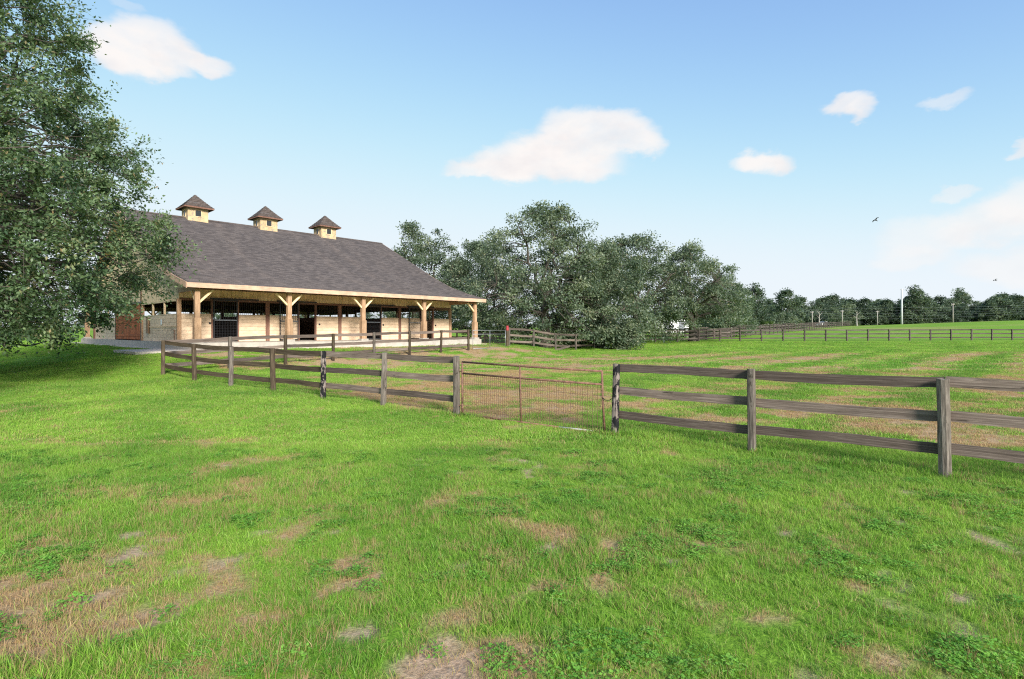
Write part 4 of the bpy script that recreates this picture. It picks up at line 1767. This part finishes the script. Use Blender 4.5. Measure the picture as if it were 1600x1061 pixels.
t2 = make_tree(21, 12.4, env(7.6), .07, .42, 10, 330, 150, (.21, .115), .95, split=.2, shell=.45, lobes=.2, gap=.08)
tree('oak_tree', 'tallest spreading grey-green oak right of the stable, above the short fence', 2.9, 49.0, t2, M['oak_far'])
t3 = make_tree(22, 8.9, env(4.2), .02, .32, 8, 210, 150, (.20, .11), .85, split=.18, shell=.5, lobes=.25, droop=.4, gap=.10)
tree('oak_tree', 'dense oak drooping to the ground at the end of the short fence', 7.6, 48.2, t3, M['oak_far'], .7)
t4 = make_tree(23, 11.3, env(6.4), .05, .36, 9, 250, 140, (.23, .125), 1.0, split=.2, shell=.45, lobes=.3, gap=.16)
tree('oak_tree', 'olive-topped oak standing between the tallest oak and the dark-trunked oak', 13.2, 60.0, t4, M['oak_far'], 1.9)
t5 = make_tree(24, 10.8, env(6.3), .20, .40, 9, 230, 140, (.22, .12), .95, split=.24, shell=.42, lobes=.34, gap=.24)
tree('oak_tree', 'open-crowned oak with a dark trunk behind the far fence', 20.0, 62.3, t5, M['oak_far'], 2.4)
t6 = make_tree(25, 13.4, env(6.0), .15, .38, 8, 210, 130, (.24, .13), 1.0, split=.25, shell=.42, lobes=.3, gap=.2)
tree('oak_tree', 'oak rising behind the right end of the stable roof', -10.5, 64.0, t6, M['oak_far'], .4)
tree('oak_tree', 'shaded oak filling the gap just right of the stable eave', -3.6, 58.0, t4, M['oak_far'], 4.0, .92)
tree('oak_tree', 'low oak at the right end of the oak clump', 29.5, 78.0, t3, M['oak_far'], 3.3, .95)
sh = make_tree(26, 2.3, [(0, .9), (.3, 1.0), (.7, .8), (1, .3)], 0.02, .06, 6, 60, 120, (.13, .07), .42, split=.1, shell=.5, lobes=.2)
tree('evergreen_shrub', 'dense dark shrub at the foot of the drooping oak', 9.3, 45.6, sh, M['oak_far'], .3, 1.15, cat='shrub')
tree('evergreen_shrub', 'pale green shrub behind the short weathered fence', 5.2, 49.0, sh, M['shrub_leaf'], 1.3, .95, cat='shrub')

# ---- far woodland: one mass, with single trees standing out of it
w1 = make_tree(31, 10.0, env(4.2), .02, .25, 6, 95, 60, (.52, .30), 1.15, split=.25, shell=.5, lobes=.3, gap=.12)
w2 = make_tree(32, 11.5, env(3.6), .05, .25, 6, 80, 60, (.50, .28), 1.1, split=.3, shell=.45, lobes=.35, gap=.2)
w3 = make_tree(33, 8.5, env(4.6), .0, .22, 6, 95, 60, (.52, .30), 1.2, split=.2, shell=.5, lobes=.25, gap=.1)


def far_woods():
    rng = np.random.default_rng(77)
    V, Q, T, n = [], [], [], 0
    src = []
    for t, c in (w1, w2, w3):
        v = np.empty(len(c.vertices) * 3, np.float32)
        c.vertices.foreach_get('co', v)
        to = np.empty(len(c.polygons), np.float32)
        c.attributes['tone'].data.foreach_get('value', to)
        src.append((v.reshape(-1, 3), to))
    spots = []
    for k in range(62):
        px = 1120 + k * 13.5 + rng.normal(0, 6)
        Y = 176 + rng.normal(0, 5)
        spots.append(((px - 800) / F * Y, Y, rng.uniform(.5, .9)))
    for k in range(40):
        px = 1100 + k * 23 + rng.normal(0, 9)
        Y = 200 + rng.normal(0, 6)
        spots.append(((px - 800) / F * Y, Y, rng.uniform(.78, 1.15)))
    for k in range(26):      # behind the stable and on to the left
        px = -420 + k * 52 + rng.normal(0, 12)
        Y = 150 + rng.normal(0, 8)
        spots.append(((px - 800) / F * Y, Y, rng.uniform(.45, .65)))
    for (x, y, s) in spots:
        v, to = src[rng.integers(0, 3)]
        a = rng.uniform(0, math.tau)
        ca, sa = math.cos(a), math.sin(a)
        vv = np.stack([(v[:, 0] * ca - v[:, 1] * sa) * s * rng.uniform(1.1, 1.6), (v[:, 0] * sa + v[:, 1] * ca) * s, v[:, 2] * s], 1) + np.array((x, y, gz(x, y) - .4))
        V.append(vv)
        T.append(np.clip(to + rng.normal(0, .12), 0, 1))
        n += len(v)
    V = np.concatenate(V)
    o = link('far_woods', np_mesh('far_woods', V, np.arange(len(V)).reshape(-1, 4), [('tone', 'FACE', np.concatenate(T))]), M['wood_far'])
    tag(o, 'dark green wood closing the far side of the fields', 'woodland', kind='stuff')


far_woods()


def at(px, Y):
    return (px - 800) / F * Y, Y


for px, Y, me, s, lab in ((1428, 172, w2, 1.02, 'tall dark tree right beside the tall white pole'),
                          (1228, 150, w1, .98, 'broad dark tree behind the rounded shrub at the lane'),
                          (1180, 120, w2, .86, 'dark tree just right of the oak clump, above the clipped hedge'),
                          (1560, 172, w3, 1.0, 'rounded dark tree at the right edge of the far wood')):
    x, y = at(px, Y)
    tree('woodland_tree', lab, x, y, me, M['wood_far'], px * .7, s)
x, y = at(1224, 128)
tree('rounded_shrub', 'large rounded grey-green shrub beside the lane fences', x, y, make_tree(35, 3.6, [(0, 3.3), (.3, 3.6), (.7, 2.6), (1, .7)], 0.0, .1, 6, 70, 90, (.3, .17), .8, split=.1), M['oak_far'], cat='shrub')


def hedge():
    rng = np.random.default_rng(8)
    n = 9000
    P = np.stack([rng.uniform(0, 7.5, n), rng.uniform(-.8, .8, n), rng.uniform(0, 1.75, n) + rng.normal(0, .06, n)], 1)
    ax = rng.normal(size=(n, 3))
    ax /= np.linalg.norm(ax, axis=1)[:, None]
    V, Q = leaf_quads(P, ax, .22, .14, rng)
    x_, y_ = at(1152, 120)
    o = link('clipped_hedge', np_mesh('clipped_hedge', V, Q, [('tone', 'FACE', rng.uniform(0, 1, n))]), M['shrub_leaf'], None, (x_, y_, gz(x_, y_)))
    tag(o, 'bright green clipped hedge left of the rounded shrub', 'hedge')


hedge()


# dead pale trunks standing in front of the wood
def snag(px, Y, h, seed, label):
    r = np.random.default_rng(seed)
    x_, y_ = at(px, Y)
    root = empty('dead_tree', (x_, y_, gz(x_, y_)))
    tag(root, label, 'tree')
    G = Geo()
    tip = np.array((r.normal(0, .3), 0, h))
    P = bez(np.zeros(3), np.array((r.normal(0, .4), 0, h * .5)), tip, 8)
    G.tube(P, np.linspace(.22, .05, 8), 7)
    link('trunk', G.mesh('trunk'), M['pale_bark'], root)
    for k in range(4):
        G = Geo()
        s0 = P[3 + k]
        e = s0 + np.array(((-1) ** k * r.uniform(.6, 1.4), r.normal(0, .4), r.uniform(.5, 1.4)))
        G.tube(bez(s0, (s0 + e) / 2 + np.array((0, 0, -.1)), e, 4), [.08, .06, .04, .02], 5)
        link('limb', G.mesh('limb'), M['pale_bark'], root)


M['pale_bark'] = simple('bleached dead wood', (0.30, 0.275, 0.24), 0.9, 0, 3, 0.2)
snag(1279, 160, 4.4, 1, 'pale dead tree left of the white vehicle in front of the wood')
snag(1339, 162, 4.2, 2, 'slim pale dead tree between two utility poles before the wood')


# ------------------------------------------------------------------ utility poles and wires
def pole(px, Y, h, label, tall=False):
    x_, y_ = at(px, Y)
    root = empty('utility_pole', (x_, y_, gz(x_, y_)))
    tag(root, label, 'pole', 'utility poles before the far wood')
    b_ = MB()
    r0, r1 = (.30, .20) if tall else (.15, .11)
    b_.tube([(0, 0, -.3), (0, 0, h * .5), (0, 0, h)], [r0, (r0 + r1) / 2, r1], 10)
    b_.build('pole_shaft', M['pole_grey' if tall else 'pale_bark'], root, smooth=True)
    b_ = MB()
    b_.box(-.5, .5, -.05, .05, h - .35, h - .22)
    b_.build('cross_arm', M['pale_bark'], root)
    for s_ in (-.42, 0, .42):
        b_ = MB()
        b_.tube([(s_, 0, h - .22), (s_, 0, h - .10), (s_, 0, h - .02)], [.035, .05, .03], 6)
        b_.build('insulator', M['pole_grey'], root)
    return (x_, y_, gz(x_, y_) + h)


PY = 165
tops = []
for px, h, lab, tall in ((1269, 4.6, 'short pale pole nearest the white vehicle', False), (1316, 4.7, 'short pale pole between the two dead trees', False),
                         (1371, 4.2, 'short pale pole left of the tall white pole', False), (1409, 10.4, 'tallest white pole rising above the far wood', True),
                         (1489, 5.6, 'short pale pole right of the tall white pole', False)):
    tops.append(pole(px, PY, h, lab, tall))
wr = empty('power_lines', (at(1150, PY)[0], PY, 0))
tag(wr, 'thin overhead wires strung along the front of the far wood', 'power line')
for k in range(5):
    b_ = MB()
    pts = []
    xa, xb = at(1150, PY)[0], at(1680, PY)[0]
    for i in range(41):
        t = i / 40
        zz = 8.2 - k * .72 + .1 * k * math.sin(t * 9) + 1.7 * t
        pts.append((t * (xb - xa), k * .12, zz - .22 * math.sin((t * 6 % 1) * math.pi)))
    b_.tube(pts, .012, 4, False)
    b_.build('wire', M['galv'], wr)


# ------------------------------------------------------------------ white vehicle, white shed, birds
def vehicle():
    x_, y_ = at(1286, 170)
    root = empty('parked_car', (x_, y_, gz(x_, y_) + .0), .5)
    tag(root, 'white car parked beyond the lane fences', 'car')
    b_ = MB()
    prof = [(-2.2, .35), (-2.2, .85), (-1.9, .98), (-1.1, 1.02), (-.5, 1.5), (.9, 1.52), (1.6, 1.08), (2.15, .95), (2.2, .35)]
    for s_ in (-.86, .86):
        b_.poly([(x, s_ * (.86 if z > 1.1 else 1), z) for x, z in prof])
    for i in range(len(prof)):
        (xa, za), (xb, zb) = prof[i], prof[(i + 1) % len(prof)]
        wa, wb = .86 * (.86 if za > 1.1 else 1), .86 * (.86 if zb > 1.1 else 1)
        b_.poly([(xa, -wa, za), (xb, -wb, zb), (xb, wb, zb), (xa, wa, za)])
    b_.build('body', M['white_paint'], root)
    for s_ in (-1, 1):
        b_ = MB()
        b_.poly([(-.95, s_ * .85, 1.08), (1.35, s_ * .85, 1.10), (.85, s_ * .77, 1.45), (-.45, s_ * .77, 1.44)])
        b_.build('side_window', M['car_glass'], root)
        for xx in (-1.35, 1.35):
            b_ = MB()
            b_.tube([(xx, s_ * .70, .32), (xx, s_ * .89, .32)], .32, 14)
            b_.build('wheel', M['tyre'], root)


vehicle()


def shed(px, Y, w, d, h, label, rz):
    x_, y_ = at(px, Y)
    root = empty('white_shed', (x_, y_, gz(x_, y_)), rz)
    tag(root, label, 'shed')
    b_ = MB()
    b_.box(-w / 2, w / 2, -d / 2, d / 2, -.2, h)
    b_.build('wall', M['white_paint'], root)
    b_ = MB()
    e = .3
    for s_ in (-1, 1):
        b_.poly([(-w / 2 - e, s_ * (d / 2 + e), h - .12), (w / 2 + e, s_ * (d / 2 + e), h - .12), (w / 2 + e, 0, h + d * .28), (-w / 2 - e, 0, h + d * .28)])
    for s_ in (-1, 1):
        b_.poly([(s_ * w / 2, -d / 2, h), (s_ * w / 2, d / 2, h), (s_ * w / 2, 0, h + d * .27)])
    b_.build('roof', M['galv'], root)
    for k in range(3):
        b_ = MB()
        b_.box(-w / 3 + k * w / 3 - .5, -w / 3 + k * w / 3 + .5, -d / 2 - .03, -d / 2 - .005, .3, 2.0)
        b_.build('door', M['grey_metal'], root)


shed(1036, 96, 7.5, 4.0, 2.6, 'white shed glimpsed through the gap under the oaks', .1)


def bird(px, py, Y, span, yaw, roll, label):
    x_, y_ = at(px, Y)
    z_ = EYE + (518 - py) / F * Y
    b_ = MB()
    # body of rings, wings as thick bent plates
    b_.tube([(-.22, 0, 0), (-.12, 0, .02), (.05, 0, .02), (.20, 0, .0), (.42, 0, -.01)], [.015, .06, .075, .045, .02], 8)
    for s_ in (-1, 1):
        w = span / 2
        top = [(-.10, s_ * .04, .04), (.12, s_ * .04, .04), (.10, s_ * w * .5, .16), (-.08, s_ * w * .5, .17), (.12, s_ * w, .10), (.03, s_ * w, .11)]
        n = len(b_.v)
        b_.v += top + [(x, y, z - .015) for x, y, z in top]
        for f_ in ((0, 1, 2, 3), (3, 2, 4, 5)):
            b_.f += [tuple(n + i for i in f_), tuple(n + 6 + i for i in reversed(f_))]
            b_.m += [0, 0]
        for i, j in ((0, 3), (3, 5), (5, 4), (4, 2), (2, 1)):
            b_.f.append((n + i, n + j, n + 6 + j, n + 6 + i))
            b_.m.append(0)
    o = b_.build('flying_bird', M['bird'], None, (x_, y_, z_))
    o.rotation_euler = (roll, .2, yaw)
    tag(o, label, 'bird')


bird(1368, 344, 70, .85, .4, -.6, 'dark bird flying beside the pale cloud bank')
bird(1555, 438, 95, .7, .2, -.4, 'small dark bird flying low over the right end of the wood')
